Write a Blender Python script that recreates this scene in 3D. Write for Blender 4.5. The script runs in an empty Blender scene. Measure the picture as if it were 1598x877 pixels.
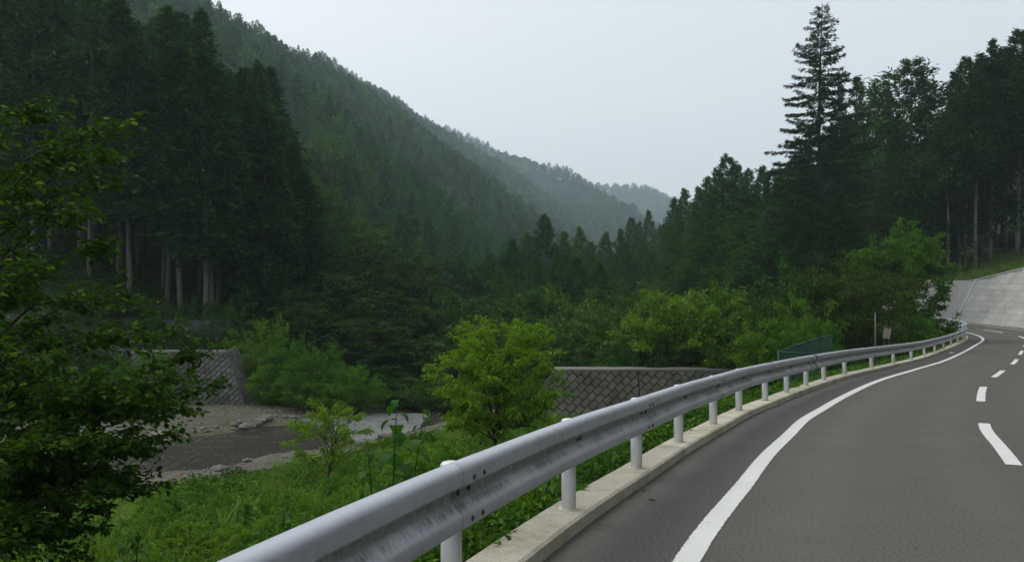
import bpy, math, random
import numpy as np
from mathutils import Vector

sc = bpy.context.scene
COL = sc.collection
PI = math.pi

# ------------------------------------------------------------------ camera
CAMZ = 1.55
F, CX, HY = 1200.0, 799.0, 508.0          # focal length, principal column, horizon row (1598x877 frame)
cam_d = bpy.data.cameras.new('camera')
cam = bpy.data.objects.new('camera', cam_d)
COL.objects.link(cam)
cam.location = (0, 0, CAMZ)
cam.rotation_euler = (PI / 2, 0, 0)
cam_d.sensor_width = 36
cam_d.lens = F / 1598 * 36
cam_d.shift_y = (HY - 438.5) / 1598
cam_d.clip_start = 0.05
cam_d.clip_end = 9000
sc.camera = cam

# ------------------------------------------------------------------ sky, sun, exposure
SUN_EL, SUN_AZ = math.radians(50), math.radians(-60)      # azimuth from +Y towards +X
world = bpy.data.worlds.new('World')
sc.world = world
world.use_nodes = True
wn, wl = world.node_tree.nodes, world.node_tree.links
wn.clear()
out = wn.new('ShaderNodeOutputWorld')
sky = wn.new('ShaderNodeTexSky')
sky.sky_type = 'NISHITA'
sky.sun_disc = False
sky.sun_elevation = SUN_EL
sky.sun_rotation = SUN_AZ
sky.air_density = 1.0
sky.dust_density = 4.0
sky.ozone_density = 1.0
hsv = wn.new('ShaderNodeHueSaturation')
hsv.inputs['Saturation'].default_value = 0.35
wl.new(sky.outputs[0], hsv.inputs['Color'])
bg1 = wn.new('ShaderNodeBackground'); bg1.inputs['Strength'].default_value = 0.085
wl.new(hsv.outputs[0], bg1.inputs['Color'])
bg2 = wn.new('ShaderNodeBackground')                       # the even layer of cloud
bg2.inputs['Color'].default_value = (0.925, 0.935, 0.950, 1)
bg2.inputs['Strength'].default_value = 0.66
addw = wn.new('ShaderNodeAddShader')
wl.new(bg1.outputs[0], addw.inputs[0]); wl.new(bg2.outputs[0], addw.inputs[1])
wl.new(addw.outputs[0], out.inputs['Surface'])

sun_d = bpy.data.lights.new('sun', 'SUN')
sun_d.energy = 0.8
sun_d.angle = math.radians(25)
sun_d.color = (1.0, 0.96, 0.9)
sun = bpy.data.objects.new('sun', sun_d)
COL.objects.link(sun)
sdir = Vector((math.sin(SUN_AZ) * math.cos(SUN_EL), math.cos(SUN_AZ) * math.cos(SUN_EL), math.sin(SUN_EL)))
sun.rotation_euler = sdir.to_track_quat('Z', 'Y').to_euler()
sun.location = (-30, 20, 60)

vs = sc.view_settings
vs.view_transform = 'Standard'
vs.look = 'None'
vs.exposure = 0.0
vs.gamma = 1.0
vs.use_curve_mapping = False
sc.cycles.max_bounces = 6
sc.cycles.diffuse_bounces = 3
sc.cycles.glossy_bounces = 2
sc.cycles.transmission_bounces = 4
sc.cycles.volume_bounces = 1
sc.cycles.sample_clamp_indirect = 4

HAZE_DENSITY = 0.00036

# ------------------------------------------------------------------ helpers
def tag(o, label=None, cat=None, group=None, kind=None):
    if label: o['label'] = label
    if cat: o['category'] = cat
    if group: o['group'] = group
    if kind: o['kind'] = kind
    return o

def make_mesh(name, V, faces, mats, smooth=False, attrs=None, fmat=None):
    """faces: list of int arrays of shape (n, k)."""
    V = np.asarray(V, dtype=np.float32)
    faces = [np.asarray(f, dtype=np.int32) for f in faces if len(f)]
    me = bpy.data.meshes.new(name)
    me.vertices.add(len(V)); me.vertices.foreach_set('co', V.ravel())
    idx = np.concatenate([f.ravel() for f in faces])
    sizes = np.concatenate([np.full(len(f), f.shape[1], dtype=np.int32) for f in faces])
    starts = np.zeros(len(sizes), dtype=np.int32); starts[1:] = np.cumsum(sizes)[:-1]
    me.loops.add(len(idx)); me.loops.foreach_set('vertex_index', idx)
    me.polygons.add(len(sizes)); me.polygons.foreach_set('loop_start', starts)
    for m in (mats if isinstance(mats, (list, tuple)) else [mats]):
        me.materials.append(m)
    if fmat is not None:
        me.polygons.foreach_set('material_index', np.asarray(fmat, dtype=np.int32))
    me.polygons.foreach_set('use_smooth', np.full(len(sizes), bool(smooth)))
    me.update(calc_edges=True)
    if attrs:
        for k, a in attrs.items():
            at = me.attributes.new(k, 'FLOAT', 'POINT')
            at.data.foreach_set('value', np.asarray(a, dtype=np.float32))
    return me

def obj(name, me, parent=None, loc=None, rz=None, link=True):
    o = bpy.data.objects.new(name, me)
    if link: COL.objects.link(o)
    if parent is not None: o.parent = parent
    if loc is not None: o.location = loc
    if rz is not None: o.rotation_euler = (0, 0, rz)
    return o

def thing(name, loc, label, cat, group=None, rz=0.0):
    o = bpy.data.objects.new(name, None)
    o.empty_display_size = 0.3
    COL.objects.link(o)
    o.location = loc; o.rotation_euler = (0, 0, rz)
    return tag(o, label, cat, group)

class MB:
    """collects pieces that become ONE mesh"""
    def __init__(self): self.V = []; self.F = {}; self.n = 0
    def add(self, V, *Fs):
        V = np.asarray(V, dtype=float).reshape(-1, 3)
        self.V.append(V)
        for f in Fs:
            f = np.asarray(f, dtype=int)
            if len(f): self.F.setdefault(f.shape[1], []).append(f + self.n)
        self.n += len(V)
    def arrays(self):
        return np.concatenate(self.V), [np.concatenate(v) for v in self.F.values()]
    def mesh(self, name, mat, smooth=False, attrs=None):
        V, Fs = self.arrays()
        return make_mesh(name, V, Fs, mat, smooth, attrs)
    def tube(self, pts, rad, n=8, cap=True):
        pts = np.asarray(pts, dtype=float); k = len(pts)
        rad = np.broadcast_to(np.asarray(rad, dtype=float), (k,))
        T = np.gradient(pts, axis=0); T /= np.linalg.norm(T, axis=1)[:, None] + 1e-9
        ref = np.array([1.0, 0.13, 0.0]) if abs(T[0, 2]) > 0.7 else np.array([0, 0, 1.0])
        A = np.cross(T, ref); A /= np.linalg.norm(A, axis=1)[:, None] + 1e-9
        B = np.cross(T, A)
        th = np.arange(n) * 2 * PI / n
        R = pts[:, None] + rad[:, None, None] * (np.cos(th)[None, :, None] * A[:, None] + np.sin(th)[None, :, None] * B[:, None])
        i = np.arange(k - 1)[:, None] * n; j = np.arange(n)[None]
        f = np.stack([i + j, i + (j + 1) % n, i + n + (j + 1) % n, i + n + j], -1).reshape(-1, 4)
        V = R.reshape(-1, 3)
        if cap:
            V = np.vstack([V, pts[0], pts[-1]])
            c0, c1 = k * n, k * n + 1
            j = np.arange(n)
            t0 = np.stack([np.full(n, c0), (j + 1) % n, j], -1)
            t1 = np.stack([np.full(n, c1), (k - 1) * n + j, (k - 1) * n + (j + 1) % n], -1)
            self.add(V, f, np.vstack([t0, t1]))
        else:
            self.add(V, f)
    def box(self, c, s, rz=0.0, taper=0.0):
        x, y, z = np.array(s) / 2
        P = np.array([[-x, -y, -z], [x, -y, -z], [x, y, -z], [-x, y, -z], [-x, -y, z], [x, -y, z], [x, y, z], [-x, y, z]])
        P[4:, :2] *= 1 - taper
        ca, sa = math.cos(rz), math.sin(rz)
        P = P @ np.array([[ca, sa, 0], [-sa, ca, 0], [0, 0, 1]]) + np.array(c)
        self.add(P, [[0, 3, 2, 1], [4, 5, 6, 7], [0, 1, 5, 4], [1, 2, 6, 5], [2, 3, 7, 6], [3, 0, 4, 7]])

def norm(a):
    return a / (np.linalg.norm(a, axis=-1, keepdims=True) + 1e-9)

def leaf_arrays(C, D, N, L, W, fold=0.25, kind='kite'):
    """leaves as folded kites (2 triangles) or six-point blades (4 triangles)"""
    n = len(C)
    D = norm(D); S = norm(np.cross(D, N)); U = np.cross(S, D)
    L = np.broadcast_to(L, (n,))[:, None]; W = np.broadcast_to(W, (n,))[:, None]
    if kind == 'kite':
        P = np.stack([C, C + D * L * .45 - S * W * .5 + U * W * fold, C + D * L - U * L * .12, C + D * L * .45 + S * W * .5 + U * W * fold], 1)
        b = np.arange(n)[:, None] * 4
        T = np.concatenate([b + np.array([[0, 2, 1]]), b + np.array([[0, 3, 2]])])
        return P.reshape(-1, 3), T
    P = np.stack([C, C + D * L * .28 - S * W * .42 + U * W * fold, C + D * L * .66 - S * W * .40 + U * W * fold * .8,
                  C + D * L - U * L * .15, C + D * L * .66 + S * W * .40 + U * W * fold * .8, C + D * L * .28 + S * W * .42 + U * W * fold], 1)
    b = np.arange(n)[:, None] * 6
    Q = np.concatenate([b + np.array([[0, 3, 2, 1]]), b + np.array([[0, 5, 4, 3]])])
    return P.reshape(-1, 3), Q

def catmull(P, step):
    P = np.asarray(P, dtype=float)
    Q = np.vstack([2 * P[0] - P[1], P, 2 * P[-1] - P[-2]])
    o = []
    for i in range(1, len(Q) - 2):
        a, b, c, d = Q[i - 1:i + 3]
        m = max(2, int(np.linalg.norm(c - b) / step))
        t = np.linspace(0, 1, m, endpoint=False)[:, None]
        o.append(.5 * (2 * b + (c - a) * t + (2 * a - 5 * b + 4 * c - d) * t ** 2 + (3 * b - a - 3 * c + d) * t ** 3))
    return np.vstack(o + [P[-1:]])

def wx(px, d): return (px - CX) / F * d
def wz(py, d): return CAMZ + (HY - py) / F * d

# ------------------------------------------------------------------ materials
def mat(name):
    m = bpy.data.materials.new(name)
    m.use_nodes = True
    nt = m.node_tree
    nt.nodes.clear()
    o = nt.nodes.new('ShaderNodeOutputMaterial')
    b = nt.nodes.new('ShaderNodeBsdfPrincipled')
    nt.links.new(b.outputs[0], o.inputs['Surface'])
    return m, nt, b, o

def N(nt, t, **kw):
    n = nt.nodes.new(t)
    for k, v in kw.items():
        if k in n.inputs.keys(): n.inputs[k].default_value = v
        else: setattr(n, k, v)
    return n

def ramp(nt, src, stops):
    r = nt.nodes.new('ShaderNodeValToRGB')
    el = r.color_ramp.elements
    while len(el) < len(stops): el.new(0.5)
    for e, (p, c) in zip(el, stops):
        e.position = p
        e.color = (c, c, c, 1) if isinstance(c, (int, float)) else (*c, 1)
    nt.links.new(src, r.inputs[0])
    return r.outputs[0]

def mix(nt, f, a, b, mode='MIX'):
    m = nt.nodes.new('ShaderNodeMix'); m.data_type = 'RGBA'; m.blend_type = mode
    for s, v in ((m.inputs[0], f), (m.inputs[6], a), (m.inputs[7], b)):
        if isinstance(v, bpy.types.NodeSocket): nt.links.new(v, s)
        elif isinstance(v, (tuple, list)): s.default_value = (*v, 1) if len(v) == 3 else v
        else: s.default_value = v
    return m.outputs[2]

def math_(nt, op, a, b=0.0, clamp=False):
    m = nt.nodes.new('ShaderNodeMath'); m.operation = op; m.use_clamp = clamp
    for s, v in ((m.inputs[0], a), (m.inputs[1], b)):
        if isinstance(v, bpy.types.NodeSocket): nt.links.new(v, s)
        else: s.default_value = v
    return m.outputs[0]

def noise(nt, scale, detail=4.0, rough=0.55, vec=None, out='Fac', distortion=0.0):
    n = nt.nodes.new('ShaderNodeTexNoise')
    n.inputs['Scale'].default_value = scale; n.inputs['Detail'].default_value = detail
    n.inputs['Roughness'].default_value = rough; n.inputs['Distortion'].default_value = distortion
    if vec is not None: nt.links.new(vec, n.inputs['Vector'])
    return n.outputs[out]

def coord(nt, kind='Object', scale=None):
    t = nt.nodes.new('ShaderNodeTexCoord').outputs[kind]
    if scale is None: return t
    m = nt.nodes.new('ShaderNodeMapping'); m.inputs['Scale'].default_value = scale
    nt.links.new(t, m.inputs['Vector'])
    return m.outputs[0]

def attr(nt, name):
    a = nt.nodes.new('ShaderNodeAttribute'); a.attribute_name = name
    return a.outputs['Fac']

def bump(nt, b, h, strength=0.3, dist=0.02):
    n = nt.nodes.new('ShaderNodeBump')
    n.inputs['Strength'].default_value = strength; n.inputs['Distance'].default_value = dist
    nt.links.new(h, n.inputs['Height']); nt.links.new(n.outputs[0], b.inputs['Normal'])

def leaf_mat(name, dark, light, transl=0.35, rough=0.5, tree_var=0.35, spec=0.3, tip=None):
    m, nt, b, o = mat(name)
    g = nt.nodes.new('ShaderNodeNewGeometry')
    oi = nt.nodes.new('ShaderNodeObjectInfo')
    c = mix(nt, g.outputs['Random Per Island'], dark, light)
    if tip is not None:
        r = math_(nt, 'GREATER_THAN', g.outputs['Random Per Island'], 0.93)
        c = mix(nt, r, c, tip)
    h = nt.nodes.new('ShaderNodeHueSaturation')
    v = math_(nt, 'MULTIPLY_ADD', oi.outputs['Random'], tree_var)
    v.node.inputs[2].default_value = 1 - tree_var / 2
    hv = math_(nt, 'MULTIPLY_ADD', oi.outputs['Random'], -0.035)
    hv.node.inputs[2].default_value = 0.5175
    nt.links.new(v, h.inputs['Value']); nt.links.new(hv, h.inputs['Hue']); nt.links.new(c, h.inputs['Color'])
    b.inputs['Roughness'].default_value = rough
    b.inputs['Specular IOR Level'].default_value = spec
    nt.links.new(h.outputs[0], b.inputs['Base Color'])
    if transl > 0:
        t = nt.nodes.new('ShaderNodeBsdfTranslucent')
        tc = mix(nt, 1.0, h.outputs[0], (1.25, 1.25, 0.6), 'MULTIPLY')
        nt.links.new(tc, t.inputs['Color'])
        ms = nt.nodes.new('ShaderNodeMixShader'); ms.inputs[0].default_value = transl
        nt.links.new(b.outputs[0], ms.inputs[1]); nt.links.new(t.outputs[0], ms.inputs[2])
        nt.links.new(ms.outputs[0], o.inputs['Surface'])
    return m

M = {}
M['cedar'] = leaf_mat('cedar_foliage', (.013, .045, .015), (.050, .130, .028), 0.15, .8, .8, .05)
M['cedar_right'] = leaf_mat('hillside_conifer_foliage', (.012, .041, .010), (.044, .116, .020), 0.15, .8, .7, .05)
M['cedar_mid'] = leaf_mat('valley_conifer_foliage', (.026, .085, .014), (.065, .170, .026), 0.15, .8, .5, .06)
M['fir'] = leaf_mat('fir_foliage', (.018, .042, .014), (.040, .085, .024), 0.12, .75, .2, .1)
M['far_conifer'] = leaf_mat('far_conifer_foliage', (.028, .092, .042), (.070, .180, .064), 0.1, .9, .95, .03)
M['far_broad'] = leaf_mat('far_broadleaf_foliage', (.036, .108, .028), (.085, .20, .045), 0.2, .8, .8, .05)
M['broad_dark'] = leaf_mat('dark_broadleaf_foliage', (.018, .052, .010), (.048, .112, .018), 0.25, .6, .4, .12)
M['broad_mid'] = leaf_mat('green_broadleaf_foliage', (.030, .090, .010), (.070, .168, .022), 0.3, .55, .4, .15, (.16, .26, .08))
M['broad_bright'] = leaf_mat('bright_broadleaf_foliage', (.140, .250, .006), (.235, .380, .018), 0.4, .5, .15, .15, (.25, .38, .09))
M['bush_bright'] = leaf_mat('bright_bush_foliage', (.060, .160, .010), (.125, .275, .022), 0.35, .55, .45, .15)
M['maple_near'] = leaf_mat('near_branch_foliage', (.024, .060, .007), (.080, .162, .014), 0.38, .6, .3, .12, (.20, .32, .04))
M['weed'] = leaf_mat('weed_leaf', (.028, .095, .012), (.060, .165, .022), 0.35, .6, .3, .12)
M['grass'] = leaf_mat('grass_blade', (.080, .170, .015), (.180, .320, .038), 0.35, .55, .75, .15)
M['cover'] = leaf_mat('ground_cover_leaf', (.036, .105, .010), (.105, .230, .024), 0.3, .55, .9, .15)
M['bank_scrub'] = leaf_mat('bank_scrub_leaf', (.028, .085, .010), (.090, .190, .026), 0.28, .55, .9, .15)
M['broad_yellow'] = leaf_mat('yellow_green_broadleaf_foliage', (.068, .180, .008), (.135, .295, .020), 0.38, .5, .1, .15, (.24, .34, .10))
M['broad_lively'] = leaf_mat('lively_broadleaf_foliage', (.055, .140, .010), (.125, .265, .020), 0.35, .5, .2, .15, (.20, .32, .08))
M['broad_olive'] = leaf_mat('olive_broadleaf_foliage', (.032, .062, .008), (.085, .135, .016), 0.3, .55, .2, .12)
M['scrub'] = leaf_mat('scrub_leaf', (.020, .062, .010), (.055, .125, .018), 0.25, .6, .5, .12)

def bark_mat(name, a, b_):
    m, nt, b, o = mat(name)
    v = coord(nt, 'Object', (9, 9, 1.6))
    n = noise(nt, 2.2, 5, .6, v)
    c = ramp(nt, n, [(.3, a), (.7, b_)])
    nt.links.new(c, b.inputs['Base Color'])
    b.inputs['Roughness'].default_value = .9
    bump(nt, b, n, .5, .03)
    return m
M['bark_cedar'] = bark_mat('cedar_bark', (.060, .056, .050), (.145, .138, .126))
M['bark_pale'] = bark_mat('pale_conifer_bark', (.13, .115, .10), (.27, .245, .215))
M['bark_dark'] = bark_mat('dark_bark', (.025, .020, .015), (.065, .052, .04))

def concrete(name, a, b_, scale=3.0, speck=0.12, moss=None, rough=.85, var=.35):
    m, nt, b, o = mat(name)
    v = coord(nt)
    n1 = noise(nt, scale, 6, .65, v)
    n2 = noise(nt, scale * 30, 3, .6, v)
    c = ramp(nt, n1, [(.3, a), (.7, b_)])
    c = mix(nt, speck, c, ramp(nt, n2, [(.35, .05), (.65, .75)]), 'OVERLAY')
    if moss:
        n3 = noise(nt, scale * .6, 6, .7, v)
        c = mix(nt, ramp(nt, n3, [(.5, 0.0), (.68, .75)]), c, moss)
    oi = nt.nodes.new('ShaderNodeObjectInfo')
    h = nt.nodes.new('ShaderNodeHueSaturation')
    vv = math_(nt, 'MULTIPLY_ADD', oi.outputs['Random'], var); vv.node.inputs[2].default_value = 1 - var / 2
    nt.links.new(vv, h.inputs['Value']); nt.links.new(c, h.inputs['Color'])
    nt.links.new(h.outputs[0], b.inputs['Base Color'])
    b.inputs['Roughness'].default_value = rough
    bump(nt, b, n2, .25, .01)
    return m
M['kerb'] = concrete('kerb_concrete', (.46, .43, .33), (.62, .59, .48), 2.0, .35, (.20, .20, .11))
M['wall_light'] = concrete('pale_wall_concrete', (.44, .44, .41), (.56, .56, .53), .5, .15, (.34, .35, .31), var=.16)
M['wall_rib'] = concrete('joint_concrete', (.55, .55, .52), (.62, .62, .6), 1.0, .1)
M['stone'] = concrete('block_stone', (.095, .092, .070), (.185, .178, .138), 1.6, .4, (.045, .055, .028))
M['stone_grey'] = concrete('block_stone_grey', (.10, .10, .092), (.18, .18, .165), 1.6, .4, (.05, .06, .035))  # greyer stone for the wall across the river
M['mortar'] = concrete('wall_joint', (.028, .028, .022), (.05, .05, .04), 2.0, .3)
M['wall_joint'] = concrete('pale_wall_joint', (.24, .24, .22), (.32, .32, .30), 2.0, .2)
M['cap'] = concrete('weathered_cap_concrete', (.13, .13, .115), (.24, .24, .22), .8, .35, (.09, .095, .065))
M['dark_wall'] = concrete('dark_wet_concrete', (.03, .033, .033), (.065, .07, .07), .8, .2, (.03, .04, .025))  # very dark concrete of the terrace wall
M['rock'] = concrete('river_rock', (.10, .095, .08), (.25, .24, .21), 3.0, .3)

def simple(name, col, rough=.5, metal=0.0):
    m, nt, b, o = mat(name)
    n = noise(nt, 6, 4, .6, coord(nt))
    c = mix(nt, ramp(nt, n, [(.35, 0.0), (.75, .35)]), col, tuple(x * .72 for x in col))
    nt.links.new(c, b.inputs['Base Color'])
    b.inputs['Roughness'].default_value = rough; b.inputs['Metallic'].default_value = metal
    return m
M['post'] = simple('white_post_paint', (.80, .81, .86), .4)
M['cap_white'] = simple('white_post_cap', (.85, .86, .87), .35)
M['bolt'] = simple('bolt_steel', (.06, .065, .075), .5, .3)
M['rail_white'] = simple('bluish_white_rail', (.62, .66, .80), .4)
M['net_green'] = simple('green_net_paint', (.006, .055, .042), .5)
M['pole_grey'] = simple('grey_pole_steel', (.16, .165, .16), .5)
M['wood_old'] = simple('old_wood', (.11, .075, .05), .8)
M['dead_leaf'] = simple('dead_leaf_brown', (.085, .040, .026), .8)
M['deadwood'] = simple('dead_branch_wood', (.16, .125, .095), .9)
M['litter'] = simple('white_scrap', (.8, .8, .8), .5)

# rail beam: white galvanised steel with grime streaks, along the beam = bu, across = bv
def beam_mat():
    m, nt, b, o = mat('rail_beam_steel')
    u, v = attr(nt, 'bu'), attr(nt, 'bv')
    cv = nt.nodes.new('ShaderNodeCombineXYZ')
    nt.links.new(math_(nt, 'MULTIPLY', u, 1.0), cv.inputs[0]); nt.links.new(math_(nt, 'MULTIPLY', v, .35), cv.inputs[1])
    fine = nt.nodes.new('ShaderNodeMapping'); fine.inputs['Scale'].default_value = (55, 13, 1); nt.links.new(cv.outputs[0], fine.inputs[0])
    streak = noise(nt, 1.0, 5, .7, fine.outputs[0])
    patch = noise(nt, 1.6, 4, .6, cv.outputs[0])
    blot = noise(nt, 11, 5, .65, cv.outputs[0])
    # grime collects on the upper face of the lower wave and under the upper wave
    def band(c, w):
        d = math_(nt, 'ABSOLUTE', math_(nt, 'SUBTRACT', v, c))
        return math_(nt, 'SUBTRACT', 1.0, math_(nt, 'DIVIDE', d, w), True)
    low = math_(nt, 'MULTIPLY', band(.36, .12), math_(nt, 'MULTIPLY_ADD', streak, 2.4)); low.node.inputs[1].default_value = 1.0
    low = math_(nt, 'MULTIPLY', band(.36, .13), ramp(nt, math_(nt, 'ADD', math_(nt, 'MULTIPLY', streak, .6), math_(nt, 'MULTIPLY', patch, .55)), [(.52, 0.0), (.66, .85)]))
    mid = math_(nt, 'MULTIPLY', band(.55, .20), ramp(nt, math_(nt, 'ADD', math_(nt, 'MULTIPLY', blot, .5), math_(nt, 'MULTIPLY', streak, .5)), [(.42, .12), (.68, .8)]))
    top = math_(nt, 'MULTIPLY', band(.93, .10), ramp(nt, math_(nt, 'ADD', math_(nt, 'MULTIPLY', streak, .6), math_(nt, 'MULTIPLY', patch, .4)), [(.56, 0.0), (.72, .6)]))
    g = math_(nt, 'MAXIMUM', math_(nt, 'MAXIMUM', low, mid), top, True)
    base = mix(nt, ramp(nt, blot, [(.35, 0.0), (.7, .6)]), (.55, .575, .64), (.45, .465, .49))
    c = mix(nt, g, base, mix(nt, patch, (.055, .055, .032), (.11, .105, .075)))
    film_shade = math_(nt, 'MULTIPLY', math_(nt, 'LESS_THAN', v, .90), ramp(nt, math_(nt, 'ADD', math_(nt, 'MULTIPLY', patch, .5), math_(nt, 'MULTIPLY', blot, .5)), [(.3, .12), (.7, .5)]))  # dirt film that also puts the shade of the upright faces into the colour
    film_shade = math_(nt, 'MULTIPLY', film_shade, math_(nt, 'SUBTRACT', 1.0, math_(nt, 'MULTIPLY', band(.27, .07), .8)))
    c = mix(nt, film_shade, c, (.20, .205, .195))
    # rust run-down on one old joint
    ru = math_(nt, 'SUBTRACT', 1.0, math_(nt, 'DIVIDE', math_(nt, 'ABSOLUTE', math_(nt, 'SUBTRACT', u, RUST_U)), .20), True)
    ru = math_(nt, 'MULTIPLY', ru, ramp(nt, blot, [(.35, .2), (.55, 1.0)]))
    c = mix(nt, ramp(nt, ru, [(.12, 0.0), (.35, .95)]), c, (.17, .045, .022))
    nt.links.new(c, b.inputs['Base Color'])
    rr = ramp(nt, g, [(0, .38), (1, .8)])
    nt.links.new(rr, b.inputs['Roughness'])
    b.inputs['Metallic'].default_value = .15
    return m

# ------------------------------------------------------------------ the road line (centre of the kerb = line of the rail posts)
KP = [(-3.3, -24), (-3.1, -16), (-2.75, -9), (-2.3, -4.5), (-1.9, -1.5), (-1.48, .45), (-.96, 2.35), (-.33, 4.18), (.45, 6.1), (1.27, 7.85), (2.08, 9.6),
      (2.97, 11.35), (3.88, 13.15), (4.9, 14.9), (5.95, 16.7), (7.05, 18.5), (8.3, 20.5), (9.9, 23), (12.3, 26.2), (14.6, 29.5), (17, 32.7), (19.3, 36),
      (21.6, 39.3), (23.9, 42.6), (26.2, 45.9), (28.5, 49.2), (30.8, 52.4), (33.4, 56.5), (35.5, 61), (37, 65.8), (38, 71), (38.6, 78), (38.8, 90), (40, 102), (45, 118), (54, 135)]
KC = catmull(KP, .5)
_w = np.exp(-.5 * (np.arange(-10, 11) / 4.0) ** 2); _w /= _w.sum()
_pad = np.vstack([2 * KC[0] - KC[10:0:-1], KC, 2 * KC[-1] - KC[-2:-12:-1]])
_k = np.clip((KC[:, 1:] - 14) / 5, 0, 1)                       # only the far bends are eased
KC = KC * (1 - _k) + _k * np.stack([np.convolve(_pad[:, c], _w, 'valid') for c in range(2)], -1)
KA = np.concatenate([[0], np.cumsum(np.linalg.norm(np.diff(KC, axis=0), axis=1))])
def arc_of(x, y):
    return KA[np.argmin((KC[:, 0] - x) ** 2 + (KC[:, 1] - y) ** 2)]
A30 = arc_of(14.6, 29.5)
def road_z(a):
    q = np.clip(np.asarray(a, dtype=float) - A30, 0, None)
    return np.where(q < 50, .0006 * q ** 2, 1.5 + .06 * (q - 50))
def k_at(a):
    a = np.asarray(a, dtype=float)
    x = np.interp(a, KA, KC[:, 0]); y = np.interp(a, KA, KC[:, 1])
    dx = np.interp(a + .3, KA, KC[:, 0]) - np.interp(a - .3, KA, KC[:, 0]); dy = np.interp(a + .3, KA, KC[:, 1]) - np.interp(a - .3, KA, KC[:, 1])
    l = np.hypot(dx, dy)
    T = np.stack([dx / l, dy / l], -1)
    return np.stack([x, y], -1), T, np.stack([T[..., 1], -T[..., 0]], -1)      # point, tangent, right normal
def kerb_pt(a, off, z):
    P, T, R = k_at(a)
    Q = P + R * off
    return np.concatenate([Q, np.broadcast_to(np.asarray(z + road_z(a))[..., None], Q.shape[:-1] + (1,))], -1)
RUST_U = arc_of(7.35, 19.1)
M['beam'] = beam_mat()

# river centre line
RC = catmull([(-62, -14), (-45, 4), (-31, 17), (-21, 26), (-13.9, 35), (-9.3, 43), (-6.2, 50), (-4, 58), (-1, 75), (4, 105), (14, 150), (30, 230), (60, 400), (110, 700)], 2.0)
RA = np.concatenate([[0], np.cumsum(np.linalg.norm(np.diff(RC, axis=0), axis=1))])
RW = 4.6

def poly_sd(x, y, P, A):
    """signed distance (left of the line positive) and arc length of the nearest point"""
    x = np.asarray(x, dtype=float); y = np.asarray(y, dtype=float)
    best = np.full(x.shape, 1e18); sd = np.zeros(x.shape); ar = np.zeros(x.shape)
    st = max(1, len(P) // 110)
    Q = np.vstack([P[::st], P[-1:]]); B = np.concatenate([A[::st], A[-1:]])
    for i in range(len(Q) - 1):
        d = Q[i + 1] - Q[i]; l2 = d @ d
        if l2 < 1e-9: continue
        t = np.clip(((x - Q[i, 0]) * d[0] + (y - Q[i, 1]) * d[1]) / l2, 0, 1)
        ex = x - Q[i, 0] - t * d[0]; ey = y - Q[i, 1] - t * d[1]
        q = ex * ex + ey * ey
        m = q < best
        best = np.where(m, q, best)
        s = np.where(d[0] * ey - d[1] * ex >= 0, 1.0, -1.0)
        sd = np.where(m, np.sqrt(q) * s, sd)
        ar = np.where(m, B[i] + t * math.sqrt(l2), ar)
    return sd, ar

# ridges: (column, row, distance) of the tree line in the photo; the ground is a tree's height below it
def ridge(pts, trees, slope):
    P = np.array([(wx(px, d), d, wz(py, d) - trees) for px, py, d in pts])
    return P, slope
RIDGES = [
    ridge([(-500, -420, 290), (-100, -300, 290), (150, -125, 310), (330, 0, 350), (400, 33, 390), (480, 68, 440), (545, 110, 490), (578, 130, 540)], 13, .80),
    ridge([(500, 80, 820), (560, 118, 850), (640, 170, 900), (720, 218, 980), (785, 252, 1080), (850, 305, 1150)], 12, .75),
    ridge([(200, -60, 230), (350, 25, 235), (400, 90, 220), (470, 185, 205), (545, 235, 195), (640, 300, 180), (740, 385, 160)], 14, .80),
    ridge([(690, 195, 1500), (790, 238, 1400), (880, 263, 1300), (985, 325, 1150), (1030, 350, 1080)], 12, .75),
    ridge([(840, 310, 2300), (930, 286, 2150), (1000, 288, 2000), (1045, 306, 1900), (1100, 345, 1800)], 12, .6),
]
RIDGES.append((np.array([(95., 95., 26.), (140., 190., 55.), (210., 380., 100.), (330., 700., 150.)]), .55))

WALL_OFF = 7.8
def wall_h(a):        # height of the block wall on the hill side of the road
    a1, a2 = arc_of(38, 69), arc_of(38.65, 81)
    return np.clip(6.3 - 2.0 * (a - a1) / (a2 - a1), 4.2, 6.6)

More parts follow.
